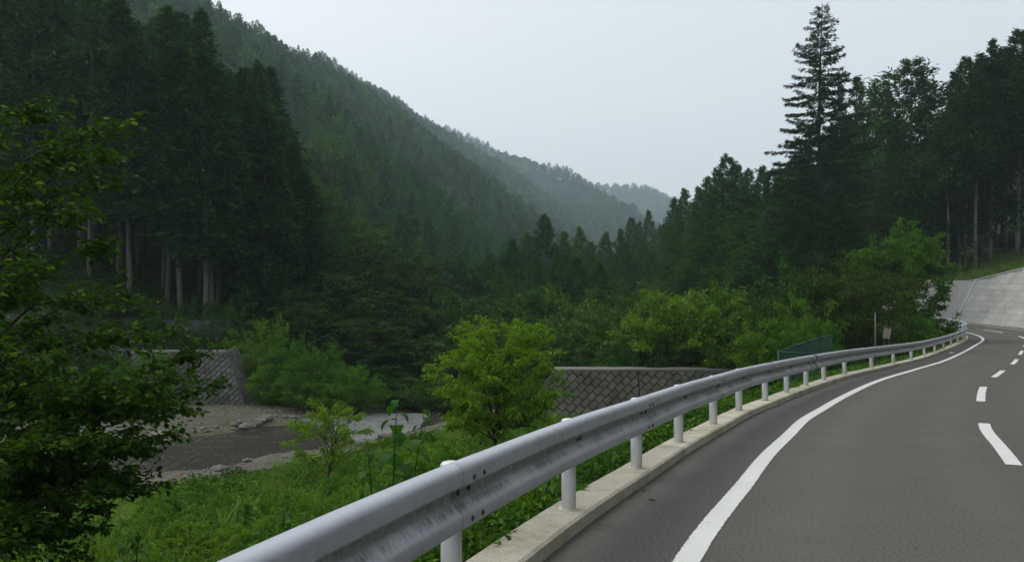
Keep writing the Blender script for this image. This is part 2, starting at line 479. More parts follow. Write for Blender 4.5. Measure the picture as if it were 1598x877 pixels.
def terrain(x, y):
    x = np.asarray(x, dtype=float); y = np.asarray(y, dtype=float)
    s, a = poly_sd(x, y, KC, KA)
    r, ra = poly_sd(x, y, RC, RA)
    ar = np.abs(r) + .55 * np.sin(x * .9 + y * .5) * np.cos(y * .7 - x * .3) + .3 * np.sin(x * 2.3 - y * 1.9) + .35 * np.sin(y * .45 + 1)
    zr = road_z(a)
    rr = ar - RW
    up = np.clip((y - 50) * .02, 0, 3)
    # right bank, between river and road
    sl = np.clip(s - .17, 0, None)
    fr = sl / (sl + np.clip(rr, 0, None) + 1e-6)
    zbank = (zr - .03) + (-3.95 + up - zr + .03) * np.interp(fr, [0, .06, .15, .3, .45, .6, .8, 1], [0, .14, .32, .58, .76, .87, .96, 1])
    zbed = -4.0 + up - .5 * np.clip(-rr / 1.5, 0, 1)
    zb = np.where(rr < 0, zbed, zbank)
    # left bank
    zl = np.interp(rr, [-9, 0, 1.5, 11, 13, 16, 19, 25, 45, 400], [-4, -4, -3.75, -3.5, -2.6, 0, 2, 3.8, 11, 160]) + up
    zl = np.where(rr < 0, zbed, zl)
    z = np.where(r > 0, zl, zb)
    # road bed and hill side of the road
    z = np.where((s < .17), zr - .06, z)
    u = -s - WALL_OFF
    H = wall_h(a)
    z = np.where(u > .3, zr - .06 + H * np.clip((u - 1.5) / (.5 * H - .6), 0, 1) + .30 * np.clip(u - .5 * H - .9, 0, 14) + .5 * np.clip(u - .5 * H - 15, 0, 40), z)
    # ridges
    for P, slope in RIDGES:
        d = None
        hz = np.full(x.shape, -1e9)
        for i in range(len(P) - 1):
            dd = P[i + 1] - P[i]; l2 = dd[0] ** 2 + dd[1] ** 2
            t = np.clip(((x - P[i, 0]) * dd[0] + (y - P[i, 1]) * dd[1]) / l2, 0, 1)
            q = np.hypot(x - P[i, 0] - t * dd[0], y - P[i, 1] - t * dd[1])
            hz = np.maximum(hz, P[i, 2] + t * dd[2] - slope * np.sqrt(q * q + 36))
        hz += 2.5 * np.sin(x * .045 + 1.3) * np.cos(y * .037) + 1.2 * np.sin(x * .11 + y * .09)
        hz = np.where((s < 3) & (s > -14), -1e9, hz)
        z = np.maximum(z, hz)
    return z

def ground_z(x, y): return float(terrain(np.array([x]), np.array([y]))[0])

# ------------------------------------------------------------------ ground sheet
def ground_mat():
    m, nt, b, o = mat('valley_ground')
    v = coord(nt)
    g = attr(nt, 'gravel')
    n1 = noise(nt, .9, 6, .6, v); n2 = noise(nt, 9, 5, .65, v); n3 = noise(nt, .12, 4, .5, v)
    soil = mix(nt, n2, (.020, .026, .012), (.050, .048, .026))
    soil = mix(nt, ramp(nt, n1, [(.4, 0.0), (.65, .8)]), soil, (.026, .05, .014))
    vo = nt.nodes.new('ShaderNodeTexVoronoi'); vo.inputs['Scale'].default_value = 7.0; nt.links.new(v, vo.inputs['Vector'])
    grav = mix(nt, vo.outputs['Color'], (.085, .072, .052), (.21, .19, .15))
    grav = mix(nt, ramp(nt, vo.outputs['Distance'], [(.25, 0.0), (.6, .8)]), grav, (.07, .06, .045))
    grav = mix(nt, ramp(nt, n1, [(.44, 0.0), (.60, .95)]), grav, (.055, .075, .020))
    gm = math_(nt, 'ADD', g, math_(nt, 'MULTIPLY_ADD', n1, .7)); gm.node.inputs[1].default_value = 0
    gm = ramp(nt, math_(nt, 'ADD', math_(nt, 'MULTIPLY', n1, .5), math_(nt, 'MULTIPLY', g, .75)), [(.55, 0.0), (.68, 1.0)])
    c = mix(nt, gm, soil, grav)
    nt.links.new(c, b.inputs['Base Color'])
    b.inputs['Roughness'].default_value = .95
    bump(nt, b, n2, .6, .08)
    return m
M['ground'] = ground_mat()

def grid_mesh(name, xs, ys, matl, extra=None, drop=0.0):
    X, Y = np.meshgrid(xs, ys)
    Z = terrain(X, Y) - drop
    nx, ny = len(xs), len(ys)
    i = np.arange(ny - 1)[:, None] * nx + np.arange(nx - 1)[None]
    Fq = np.stack([i, i + 1, i + 1 + nx, i + nx], -1).reshape(-1, 4)
    V = np.stack([X, Y, Z], -1).reshape(-1, 3)
    at = extra(X.ravel(), Y.ravel()) if extra else None
    return make_mesh(name, V, [Fq], matl, True, at)

def gravel_attr(x, y):
    r, ra = poly_sd(x, y, RC, RA)
    rr = np.abs(r) - RW
    g = np.where(r > 0, np.interp(rr, [-1, 0, 8.5, 11], [1, 1, .75, 0]), np.interp(rr, [-1, 0, 3.2, 5.5], [1, 1, .85, 0]))
    return {'gravel': g * (y < 58)}
xs = np.concatenate([np.arange(-260, -70, 8), np.arange(-70, -32, 2), np.arange(-32, 50, .8), np.arange(50, 90, 2), np.arange(90, 321, 8)])
ys = np.concatenate([np.arange(-60, -8, 4), np.arange(-8, 64, .8), np.arange(64, 120, 2), np.arange(120, 281, 5)])
ground = tag(obj('ground', grid_mesh('ground', xs, ys, M['ground'], gravel_attr)), kind='structure')
hx = np.concatenate([np.arange(-1700, -500, 40), np.arange(-500, 600, 14), np.arange(600, 2300, 40)])
hy = np.concatenate([np.arange(-120, 1200, 16), np.arange(1200, 2700, 24)])
hills = tag(obj('hills', grid_mesh('hills', hx, hy, M['ground'], None, 3.0)), kind='structure')

# ------------------------------------------------------------------ road
def road_mat():
    m, nt, b, o = mat('asphalt')
    v = coord(nt)
    off = attr(nt, 'off')
    f = noise(nt, 160, 3, .6, v); n2 = noise(nt, 1.2, 5, .6, v); n3 = noise(nt, .25, 3, .5, v)
    lane = mix(nt, n2, (.098, .096, .081), (.121, .118, .100))
    sh = mix(nt, n2, (.088, .087, .080), (.108, .106, .098))
    c = mix(nt, ramp(nt, math_(nt, 'MULTIPLY', off, .1), [(.100, 0.0), (.112, 1.0)]), sh, lane)
    c = mix(nt, ramp(nt, n3, [(.4, 0.0), (.7, .35)]), c, (.105, .098, .082))
    # darker brownish strip along the kerb, its edge broken by noise
    c = mix(nt, ramp(nt, math_(nt, 'ADD', math_(nt, 'MULTIPLY', off, 2.0), math_(nt, 'MULTIPLY', n2, .5)), [(.55, .75), (.95, 0.0)]), c, (.045, .042, .03))
    c = mix(nt, .62, c, ramp(nt, f, [(.32, .02), (.68, .98)]), 'OVERLAY')
    f2 = noise(nt, 38, 4, .7, v)
    c = mix(nt, .5, c, ramp(nt, f2, [(.3, .05), (.7, .95)]), 'OVERLAY')
    vs_ = nt.nodes.new('ShaderNodeTexVoronoi'); vs_.inputs['Scale'].default_value = 26; nt.links.new(v, vs_.inputs['Vector'])
    c = mix(nt, ramp(nt, vs_.outputs['Distance'], [(.10, .55), (.20, 0.0)]), c, vs_.outputs['Color'], 'SOFT_LIGHT')
    wear = math_(nt, 'SINE', math_(nt, 'MULTIPLY', off, 4.6))
    c = mix(nt, ramp(nt, math_(nt, 'ADD', math_(nt, 'MULTIPLY', wear, .25), n2), [(.45, 0.0), (.85, .28)]), c, (.155, .152, .138))
    vo = nt.nodes.new('ShaderNodeTexVoronoi'); vo.inputs['Scale'].default_value = 3.2; nt.links.new(v, vo.inputs['Vector'])
    c = mix(nt, ramp(nt, vo.outputs['Distance'], [(.02, .8), (.045, 0.0)]), c, (.03, .028, .025))
    nt.links.new(c, b.inputs['Base Color'])
    b.inputs['Roughness'].default_value = .85
    b.inputs['Specular IOR Level'].default_value = .3
    bump(nt, b, f, .5, .008)
    return m
M['asphalt'] = road_mat()

def paint_mat():
    m, nt, b, o = mat('road_paint')
    v = coord(nt)
    n1 = noise(nt, 2.5, 5, .6, v); n2 = noise(nt, 55, 4, .7, v)
    c = mix(nt, ramp(nt, n1, [(.35, 0.0), (.75, .5)]), (.80, .80, .77), (.66, .66, .62))
    c = mix(nt, ramp(nt, n2, [(.60, 0.0), (.72, .75)]), c, (.2, .2, .19))
    # crumbling edges: the asphalt shows where paint has broken away
    e = math_(nt, 'ADD', math_(nt, 'ABSOLUTE', attr(nt, 'acr')), math_(nt, 'MULTIPLY', noise(nt, 24, 5, .7, v), .5))
    c = mix(nt, math_(nt, 'GREATER_THAN', e, 1.19), c, (.10, .098, .09))
    c = mix(nt, math_(nt, 'MULTIPLY', math_(nt, 'LESS_THAN', noise(nt, 14, 6, .75, v), .335), .8), c, (.12, .118, .108))
    nt.links.new(c, b.inputs['Base Color'])
    b.inputs['Roughness'].default_value = .65
    bump(nt, b, n2, .3, .004)
    return m
M['paint'] = paint_mat()

def sweep(name, arcs, prof, matl, smooth=False, attrs=False, closed=False, ends=False):
    """profile = [(offset to the right, height)] swept along the kerb line"""
    prof = np.asarray(prof, dtype=float)
    P, T, R = k_at(arcs)
    k, n = len(arcs), len(prof)
    V = np.zeros((k, n, 3))
    V[:, :, :2] = P[:, None] + R[:, None] * prof[None, :, 0, None]
    V[:, :, 2] = road_z(arcs)[:, None] + prof[None, :, 1]
    m = n if closed else n - 1
    i = np.arange(k - 1)[:, None] * n; j = np.arange(m)[None]
    Fq = np.stack([i + j, i + (j + 1) % n, i + n + (j + 1) % n, i + n + j], -1).reshape(-1, 4)[:, ::-1]
    at = {'off': np.tile(prof[:, 0], k)} if attrs else {'acr': np.tile(np.linspace(-1, 1, n), k)}
    fs = [Fq]
    if ends and closed:
        fs.append(np.array([np.arange(n), (k - 1) * n + np.arange(n)[::-1]]))
    return make_mesh(name, V.reshape(-1, 3), fs, matl, smooth, at)

road_arcs = np.arange(0, KA[-1] - 1, .5)
tag(obj('road', sweep('road', road_arcs, [(o_, 0) for o_ in (.1, .3, .6, .9, 1.0, 1.15, 2, 3, 4, 5, 6, 7, 7.9)], M['asphalt'], True, True)), kind='structure')
tag(obj('edge_line', sweep('edge_line', road_arcs, [(.96, .004), (1.14, .004)], M['paint'])), kind='structure')
tag(obj('edge_line', sweep('edge_line', road_arcs, [(6.35, .004), (6.53, .004)], M['paint'])), kind='structure')
ends = [((1570, 727, 0), (1540, 660, 0)), ((1527, 627, 0), (1540, 603, 0)), ((1558, 589, 0), (1571, 578, 0)), ((1581, 569, 0), (1590, 562, 0))]
def px_arc(px, py):
    d = CAMZ * F / (py - HY)
    return arc_of(*(np.array([wx(px, d), d]) - k_at(arc_of(wx(px, d), d))[2] * 0))
dash = []
for (p0, p1) in ends:
    dash.append((px_arc(*p0[:2]), px_arc(*p1[:2])))
last = dash[-1][1]
dash = [(dash[0][0] - 8.9 * q, dash[0][0] - 8.9 * q + 4.4) for q in (3, 2, 1)] + dash + [(last + 4.6 + 9 * q, last + 9 + 9 * q) for q in range(9)]
for a0, a1 in dash:
    ar = np.linspace(a0, a1, 12)
    tag(obj('centre_dash', sweep('centre_dash', ar, [(3.52, .004), (3.69, .004)], M['paint'])), kind='structure')

# kerb: low concrete strip carrying the rail posts, in cast lengths
A_END = arc_of(30.8, 52.4)
kerb_prof = [(-.165, -.25), (-.165, .095), (-.155, .10), (.14, .10), (.165, .085), (.178, -.06)]
ka = 2.0
while ka < arc_of(38.7, 84):
    tag(obj('kerb', sweep('kerb', np.linspace(ka + .006, ka + 7.994, 17), kerb_prof + [(.178, -.25)], M['kerb'], closed=True, ends=True)), kind='structure')
    ka += 8.0

# ------------------------------------------------------------------ guard rail
KERB_TOP = .10
rail = thing('guard_rail', (*k_at(arc_of(.45, 6.1))[0], .1), 'long white double wave steel guard rail on round posts along the concrete kerb', 'guard rail')
rail_loc = np.array(rail.location)
post_pts = [(-2.3, -4.5), (-1.9, -1.5), (-1.48, .45), (-.96, 2.35), (-.33, 4.18), (.45, 6.1), (1.27, 7.85), (2.08, 9.6), (2.97, 11.35), (3.88, 13.15), (4.9, 14.9), (5.95, 16.7), (7.05, 18.5),
            (8.3, 20.5), (9.9, 23), (12.3, 26.2), (14.6, 29.5), (17, 32.7), (19.3, 36), (21.6, 39.3), (23.9, 42.6), (26.2, 45.9), (28.5, 49.2), (30.8, 52.3)]
pb = MB(); pb.tube([(0, 0, -.1), (0, 0, .684)], .0575, 20)
post_me = pb.mesh('post', M['post'], False)
for p in post_me.polygons: p.use_smooth = len(p.vertices) == 4
cb = MB(); cb.tube([(0, 0, 0), (0, 0, .018), (0, 0, .030), (0, 0, .036)], [.060, .060, .050, .026], 20); cap_me = cb.mesh('post_cap', M['cap_white'], True)
gb = MB(); gb.tube([(0, 0, -.004), (0, 0, .006)], [.085, .082], 20); grout_me = gb.mesh('post_base', M['kerb'])
post_arc = [arc_of(*p) for p in post_pts]
for a in post_arc:
    p = kerb_pt(np.array(a), 0.0, KERB_TOP)
    o = obj('post', post_me, rail, p - rail_loc)
    obj('post_cap', cap_me, o, (0, 0, .679))
    obj('post_base', grout_me, o, (0, 0, 0))
# W profile, road side; (depth to the road, height, position across)
WP = [(.000, .352), (.030, .351), (.055, .344), (.070, .330), (.078, .312), (.080, .298), (.080, .290), (.080, .246), (.0795, .240), (.070, .230), (.030, .219), (.018, .213), (.0155, .206), (.015, .160),
      (.018, .152), (.030, .142), (.062, .100), (.074, .086), (.079, .075), (.080, .067), (.080, .023), (.078, .016), (.060, .004), (.030, .000), (.000, -.001)]
WB = np.array(WP); 
BEAM_Z = .480; BEAM_OFF = .062
def beam_section(a0, a1, lift):
    arcs = np.linspace(a0, a1, max(6, int((a1 - a0) / .25)))
    P, T, R = k_at(arcs)
    n = len(WB); k = len(arcs)
    prof = np.vstack([WB, WB[::-1] - np.array([.004, 0])])
    prof[:, 0] += lift
    V = np.zeros((k, 2 * n, 3))
    V[:, :, :2] = P[:, None] + R[:, None] * (BEAM_OFF + prof[None, :, 0, None])
    V[:, :, 2] = road_z(arcs)[:, None] + BEAM_Z + prof[None, :, 1]
    i = np.arange(k - 1)[:, None] * 2 * n; j = np.arange(2 * n)[None]; j1 = (j + 1) % (2 * n)
    Fq = np.stack([i + j, i + 2 * n + j, i + 2 * n + j1, i + j1], -1).reshape(-1, 4)
    capf = [np.array([[q, q + 1, 2 * n - 2 - q, 2 * n - 1 - q] for q in range(n - 1)])]
    capf.append(capf[0][:, ::-1] + (k - 1) * 2 * n)
    bv = prof[:, 1] / .352
    at = {'bu': np.repeat(arcs, 2 * n), 'bv': np.tile(bv, k)}
    V = V.reshape(-1, 3) - rail_loc
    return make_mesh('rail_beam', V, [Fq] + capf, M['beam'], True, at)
bb = MB(); bb.tube([(0, 0, -.002), (0, 0, .006), (0, 0, .011)], [.017, .016, .008], 10); bolt_me = bb.mesh('bolt', M['bolt'], True)
def bolt(parent, a, off, z):
    P, T, R = k_at(np.array(a))
    o = obj('bolt', bolt_me, parent)
    o.location = Vector((*(P + R * off), float(road_z(np.array(a))) + z)) - Vector(rail_loc)
    o.rotation_euler = Vector((R[0], R[1], .0)).to_track_quat('Z', 'Y').to_euler()
joint_posts = [0, 2, 4, 6, 8, 10, 12, 14, 15, 16, 17, 18, 19, 20, 21, 22, 23]
prev = None
for q in range(len(joint_posts) - 1):
    a0, a1 = post_arc[joint_posts[q]], post_arc[joint_posts[q + 1]]
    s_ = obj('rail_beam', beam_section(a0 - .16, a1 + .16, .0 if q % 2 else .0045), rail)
    for da in (-.07, .07):
        bolt(s_, a1 + da + .04, BEAM_OFF + .083, BEAM_Z + .266)
        bolt(s_, a1 + da - .03, BEAM_OFF + .021, BEAM_Z + .190)
        bolt(s_, a1 + da + .02, BEAM_OFF + .083, BEAM_Z + .050)
    for pm in range(joint_posts[q] + 1, joint_posts[q + 1]):
        for da in (-.035, .035):
            bolt(s_, post_arc[pm] + da, BEAM_OFF + .021, BEAM_Z + .178)
# rounded end wing
ea = post_arc[-1]
P, T, R = k_at(np.array(ea + .15))
eb = MB()
th = np.linspace(0, PI * .9, 9)
path2 = [P + T * .16 * np.sin(t) * 1.2 + R * (BEAM_OFF + .04 - .13 * (1 - np.cos(t))) for t in th]
zb = float(road_z(np.array(ea)))
Vv = np.array([[*(p), zb + BEAM_Z + h] for p in path2 for h in np.linspace(0, .352, 6)]) - rail_loc
i = np.arange(8)[:, None] * 6 + np.arange(5)[None]
Fq = np.stack([i, i + 6, i + 7, i + 1], -1).reshape(-1, 4)
eb.add(np.vstack([Vv, Vv + np.array([.004, 0, 0])]), np.vstack([Fq, Fq[:, ::-1] + len(Vv)]))
obj('end_wing', eb.mesh('end_wing', M['post'], True), rail)

# pipe railing round the bend behind the guard rail's end
a_p0, a_p1 = arc_of(31.3, 53.2), arc_of(38.6, 79)
pr = thing('pipe_railing', kerb_pt(np.array(a_p0), 0, .1), 'bluish white pipe railing curving round the bend beyond the guard rail end', 'railing')
pl = np.array(pr.location)
rp = MB(); rp.tube([(0, 0, -.1), (0, 0, 1.0)], .05, 10); rp_me = rp.mesh('post', M['rail_white'], True)
for a in np.arange(a_p0 + .3, a_p1, 2.0):
    obj('post', rp_me, pr, kerb_pt(np.array(a), -.02, .1) - pl)
for hgt, rad in ((1.05, .045), (.75, .03), (.45, .03)):
    arcs = np.arange(a_p0, a_p1, .6)
    rb = MB(); rb.tube(kerb_pt(arcs, .05, hgt) - pl, rad, 8); obj('rail', rb.mesh('rail', M['rail_white'], True), pr)

# retaining wall below the road's outer edge at the bend
rw_arcs = np.arange(arc_of(31.2, 53), arc_of(38.7, 84), .6)
rw = obj('retaining_wall', sweep('retaining_wall', rw_arcs, [(-.18, .06), (-.45, -2.4), (-.1, -2.4), (-.1, .06)], M['wall_light'], closed=True, ends=True))
tag(rw, 'low grey concrete retaining wall under the pipe railing at the bend', 'wall')

# ------------------------------------------------------------------ leaning block wall on the hill side of the road
LEAN = .5
w_a0, w_a1, w_j = arc_of(28, 48.5), arc_of(40, 102), arc_of(38.65, 80.5)
wl_ = thing('hillside_wall', (*(k_at(np.array(w_a0))[0] + k_at(np.array(w_a0))[2] * WALL_OFF), float(road_z(w_a0))), 'tall leaning grey concrete block wall holding the hillside beside the road bend', 'wall')
wloc = np.array(wl_.location)
def wpt(a, t, back=0.0):
    """point on the leaning face at height t above the road; back = distance into the hill"""
    P, T, R = k_at(np.asarray(a, dtype=float))
    Q = P + R * (WALL_OFF + LEAN * np.asarray(t) + back)[..., None]
    return np.concatenate([Q, (road_z(a) + t)[..., None]], -1) - wloc
arcs = np.arange(w_a0, w_a1, .7)
Hs = wall_h(arcs)
rows = np.linspace(-.3, 1, 6)
V = np.concatenate([wpt(arcs, Hs * r_ + 0 * arcs, .06 + 0 * arcs)[:, None] for r_ in rows], 1)
top = wpt(arcs, Hs, 1.2 + 0 * arcs)[:, None]; V = np.concatenate([V, top, top - np.array([0, 0, 3.0])], 1)
n = V.shape[1]
i = np.arange(len(arcs) - 1)[:, None] * n + np.arange(n - 1)[None]
obj('backing', make_mesh('backing', V.reshape(-1, 3), [np.stack([i, i + 1, i + n + 1, i + n], -1).reshape(-1, 4)], M['wall_joint'], False), wl_)
rng = np.random.default_rng(5)
def wall_block(a0, a1, t0, t1, matl, name='block', proud=.02):
    g = .012
    c = np.array([a0 + g, a1 - g, a1 - g, a0 + g]); tt0, tt1 = t0 + g, t1 - g
    t = np.array([tt0, tt0, tt1[1] if np.ndim(tt1) else tt1, tt1[0] if np.ndim(tt1) else tt1])
    j = rng.uniform(-.012, .012)
    Fr = wpt(c, t, np.full(4, .0 - proud + .06 + j)); Bk = wpt(c, t, np.full(4, .10))
    b_ = MB(); b_.add(np.vstack([Bk, Fr]), [[4, 5, 6, 7], [0, 1, 5, 4], [1, 2, 6, 5], [2, 3, 7, 6], [3, 0, 4, 7]])
    return obj(name, b_.mesh(name, matl), wl_)
bl, bh = 1.35, .56
q = 0
t = .55
while t < 6.6:
    a = w_j - 1.0 - (.5 * bl if q % 2 else 0)
    # clip to the rib that leans along the joint
    first = True
    while a > arc_of(32.5, 55):
        a1 = a if not first else w_j - .2
        a0 = a - bl
        hmin = min(float(wall_h(np.array(a0))), float(wall_h(np.array(a1))))
        if t + .2 < hmin:
            wall_block(a0, a1, t, min(t + bh, hmin), M['wall_light'])
        a = a0; first = False
    t += bh; q += 1
for a in np.arange(arc_of(32.5, 55), w_j - .5, 2.6):                       # footing course
    wall_block(a, a + 2.6, -.1, .55, M['wall_rib'] if False else M['wall_light'], 'footing', .14)
hj = float(wall_h(np.array(w_j)))
wall_block(w_j - .18, w_j + .12, -.1, hj, M['wall_rib'], 'rib', .12)
for a in np.arange(w_j + .14, w_a1 - 4, 4.0):                               # plain panels beyond the rib
    wall_block(a, a + 4.0, -.1, min(float(wall_h(np.array(a))), float(wall_h(np.array(a + 4)))), M['wall_light'], 'panel', .06)
cop = np.concatenate([wpt(arcs, Hs + dz, bk + 0 * arcs)[:, None] for dz, bk in ((.0, -.02), (.10, -.04), (.10, .5), (.0, .5))], 1)
n = 4; i = np.arange(len(arcs) - 1)[:, None] * n; j = np.arange(4)[None]
obj('coping', make_mesh('coping', cop.reshape(-1, 3), [np.stack([i + j, i + (j + 1) % 4, i + n + (j + 1) % 4, i + n + j], -1).reshape(-1, 4)], M['wall_light']), wl_)

# ------------------------------------------------------------------ masonry walls of diagonal blocks
def clip_poly(P, Q):
    """clip polygon P by convex polygon Q (counter-clockwise)"""
    out_ = list(P)
    for i in range(len(Q)):
        a, b_ = Q[i], Q[(i + 1) % len(Q)]
        e = b_ - a
        inp, out_ = out_, []
        for k in range(len(inp)):
            p, c = inp[k - 1], inp[k]
            dp = e[0] * (p[1] - a[1]) - e[1] * (p[0] - a[0]); dc = e[0] * (c[1] - a[1]) - e[1] * (c[0] - a[0])
            if dc >= 0:
                if dp < 0: out_.append(p + (c - p) * dp / (dp - dc))
                out_.append(c)
            elif dp >= 0: out_.append(p + (c - p) * dp / (dp - dc))
        if len(out_) < 3: return None
    return np.array(out_)

def diag_wall(parent, O, U, W, Nn, outline, bw, bh, matl, joint=.014, proud=.045, seed=1, limit=290):
    """blocks laid on the diagonal in running bond over the face (O + u U + w W), clipped to the outline"""
    r_ = np.random.default_rng(seed)
    O, U, W, Nn = [np.array(v, dtype=float) for v in (O, U, W, Nn)]
    out2 = np.array(outline, dtype=float)
    ca = math.cos(PI / 4)
    Rm = np.array([[ca, ca], [-ca, ca]])
    k = 0
    span = int(max(out2.max(0) - out2.min(0)) / min(bw, bh)) + 4
    cen = out2.mean(0)
    for r0 in range(-span, span):
        for c0 in range(-span, span):
            x0 = (c0 + .5 * (r0 % 2)) * bw; y0 = r0 * bh
            P = np.array([(x0 + joint, y0 + joint), (x0 + bw - joint, y0 + joint), (x0 + bw - joint, y0 + bh - joint), (x0 + joint, y0 + bh - joint)]) @ Rm + cen
            P = clip_poly(P, out2)
            if P is None: continue
            area = .5 * abs(np.sum(P[:, 0] * np.roll(P[:, 1], -1) - P[:, 1] * np.roll(P[:, 0], -1)))
            if area < .02 * 1 or k >= limit: continue
            c = P.mean(0); m = len(P)
            h = proud + r_.uniform(-.015, .02)
            tilt = r_.uniform(-.03, .03, 2)
            inner = c + (P - c) * .88
            def to3(p2, d): return O + p2[:, :1] * U + p2[:, 1:] * W + Nn * d[:, None]
            V = np.vstack([to3(P, np.full(m, -.05)), to3(P, np.full(m, h * .35)), to3(inner, h + (inner - c) @ tilt)])
            j = np.arange(m); j1 = (j + 1) % m
            b_ = MB(); b_.add(V, np.stack([j, j1, m + j1, m + j], -1), np.stack([m + j, m + j1, 2 * m + j1, 2 * m + j], -1), [np.arange(2 * m, 3 * m)])
            obj('block', b_.mesh('block', matl), parent)
            k += 1
    return k

def slab_mesh(name, P, matl):
    """P: 8 corners, bottom four then top four, counter-clockwise"""
    b_ = MB(); b_.add(P, [[0, 3, 2, 1], [4, 5, 6, 7], [0, 1, 5, 4], [1, 2, 6, 5], [2, 3, 7, 6], [3, 0, 4, 7]])
    return b_.mesh(name, matl)

# right wing of the check dam, seen over the rail
y0 = 43.0; zt = wz(577, 43); xl, xr = wx(862, 43), wx(1165, 43); zb_ = -3.6
lean = .28
H_ = zt - zb_
dr = thing('check_dam_wing', (0, 0, 0), 'dark masonry wall of diagonal blocks with a flat concrete cap behind the guard rail', 'wall')
P8 = np.array([(xl - 1.5, y0 - lean * H_, zb_), (xr, y0 - lean * H_, zb_), (xr, y0 + 3.4, zb_), (xl - 1.5, y0 + 3.4, zb_), (xl, y0, zt), (xr, y0, zt), (xr, y0 + 3.0, zt), (xl + .35, y0 + 3.0, zt)])
P8[:, 1] += .06
P8[4:, 2] -= .12
obj('core', slab_mesh('core', P8, M['mortar']), dr)
jx = wx(996, 43)
up_ = norm(np.array([0, lean, 1.0])); nn = norm(np.array([0, -1, lean]))
Lf = H_ / up_[2]
for (xa, xb, sd_) in ((xl, jx - .03, 3), (jx + .03, xr, 4)):
    ol = [(xa - xl - (1.45 if xa == xl else 0), 0), (xb - xl, 0), (xb - xl, Lf - .02), (xa - xl, Lf - .02)]
    diag_wall(dr, (xl, y0 - lean * H_, zb_), (1, 0, 0), up_, nn, ol, .50, .38, M['stone'], seed=sd_, limit=150)
capb = np.array([(xl - .04, y0 - .07, zt - .10), (xr, y0 - .07, zt - .10), (xr, y0 + 3.05, zt - .10), (xl + .33, y0 + 3.05, zt - .10)])
obj('cap', slab_mesh('cap', np.vstack([capb, capb + np.array([0, 0, .12])]), M['cap']), dr)

# left wing across the river
yl = 51.0; zl_t = wz(548, yl); zl_b = -4.0
dl = thing('check_dam_wing', (0, 0, 0), 'grey stone wall with flat top and sloping right end across the river', 'wall')
xa, xb, xe = wx(205, yl), wx(352, yl), wx(391, yl)
Hl = zl_t - zl_b; ln = .22
P8 = np.array([(xa, yl - ln * Hl, zl_b), (xe, yl - ln * Hl, zl_b), (xe - .3, yl + 4, zl_b), (xa, yl + 4, zl_b), (xa, yl, zl_t), (xb, yl, zl_t), (xb - 1.0, yl + 2.6, zl_t), (xa, yl + 2.6, zl_t)])
P8[:, 1] += .06; P8[4:, 2] -= .1
obj('core', slab_mesh('core', P8, M['mortar']), dl)
up2 = norm(np.array([0, ln, 1.0])); nn2 = norm(np.array([0, -1, ln])); L2 = Hl / up2[2]
diag_wall(dl, (xa, yl - ln * Hl, zl_b), (1, 0, 0), up2, nn2, [(0, 0), (xe - xa, 0), (xb - xa, L2 - .02), (0, L2 - .02)], .40, .30, M['stone_grey'], seed=7, limit=295)
# sloping end face
e0 = np.array([xe, yl - ln * Hl, zl_b]); e1 = np.array([xe - .3, yl + 4, zl_b]); e2 = np.array([xb, yl, zl_t]); 
Ue = norm(e1 - e0); We = norm(e2 - e0 - Ue * np.dot(e2 - e0, Ue)); Ne = np.cross(Ue, We)
pe = [(np.dot(p - e0, Ue), np.dot(p - e0, We)) for p in (e0, e1, np.array([xb - 1.0, yl + 2.6, zl_t]), e2)]
diag_wall(dl, e0, Ue, We, Ne, pe, .40, .30, M['stone_grey'], seed=8, limit=150)
capb = np.array([(xa, yl - .05, zl_t - .1), (xb + .05, yl - .05, zl_t - .1), (xb - .95, yl + 2.65, zl_t - .1), (xa, yl + 2.65, zl_t - .1)])
obj('cap', slab_mesh('cap', np.vstack([capb, capb + np.array([0, 0, .12])]), M['cap']), dl)
# higher step of the same dam, further left
xs0, xs1 = wx(108, 52), wx(194, 52); zs = wz(530, 52)
st = obj('dam_step', slab_mesh('dam_step', np.array([(xs0, 51.5, -2), (xs1, 51.5, -2), (xs1, 55, -2), (xs0, 55, -2), (xs0, 52, zs), (xs1, 52, zs), (xs1, 54.6, zs), (xs0, 54.6, zs)]), M['cap']))
tag(st, 'pale concrete step of the stone wall, half hidden by the near branches', 'wall')
# dark wall above, below the cedars
xd0, xd1 = wx(150, 58), wx(372, 58)
dw = thing('terrace_wall', (0, 0, 0), 'dark concrete terrace wall below the cedar trunks', 'wall')
edges = np.linspace(xd0, xd1, 6)
for k in range(5):
    a, b_ = edges[k] + .008, edges[k + 1] - .008
    zt2 = wz(499, 58) + .03 * math.sin(k * 1.7)
    obj('panel', slab_mesh('panel', np.array([(a, 57.4, -1.2), (b_, 57.4, -1.2), (b_, 59, -1.2), (a, 59, -1.2), (a, 58, zt2), (b_, 58, zt2), (b_, 59, zt2), (a, 59, zt2)]), M['dark_wall']), dw)

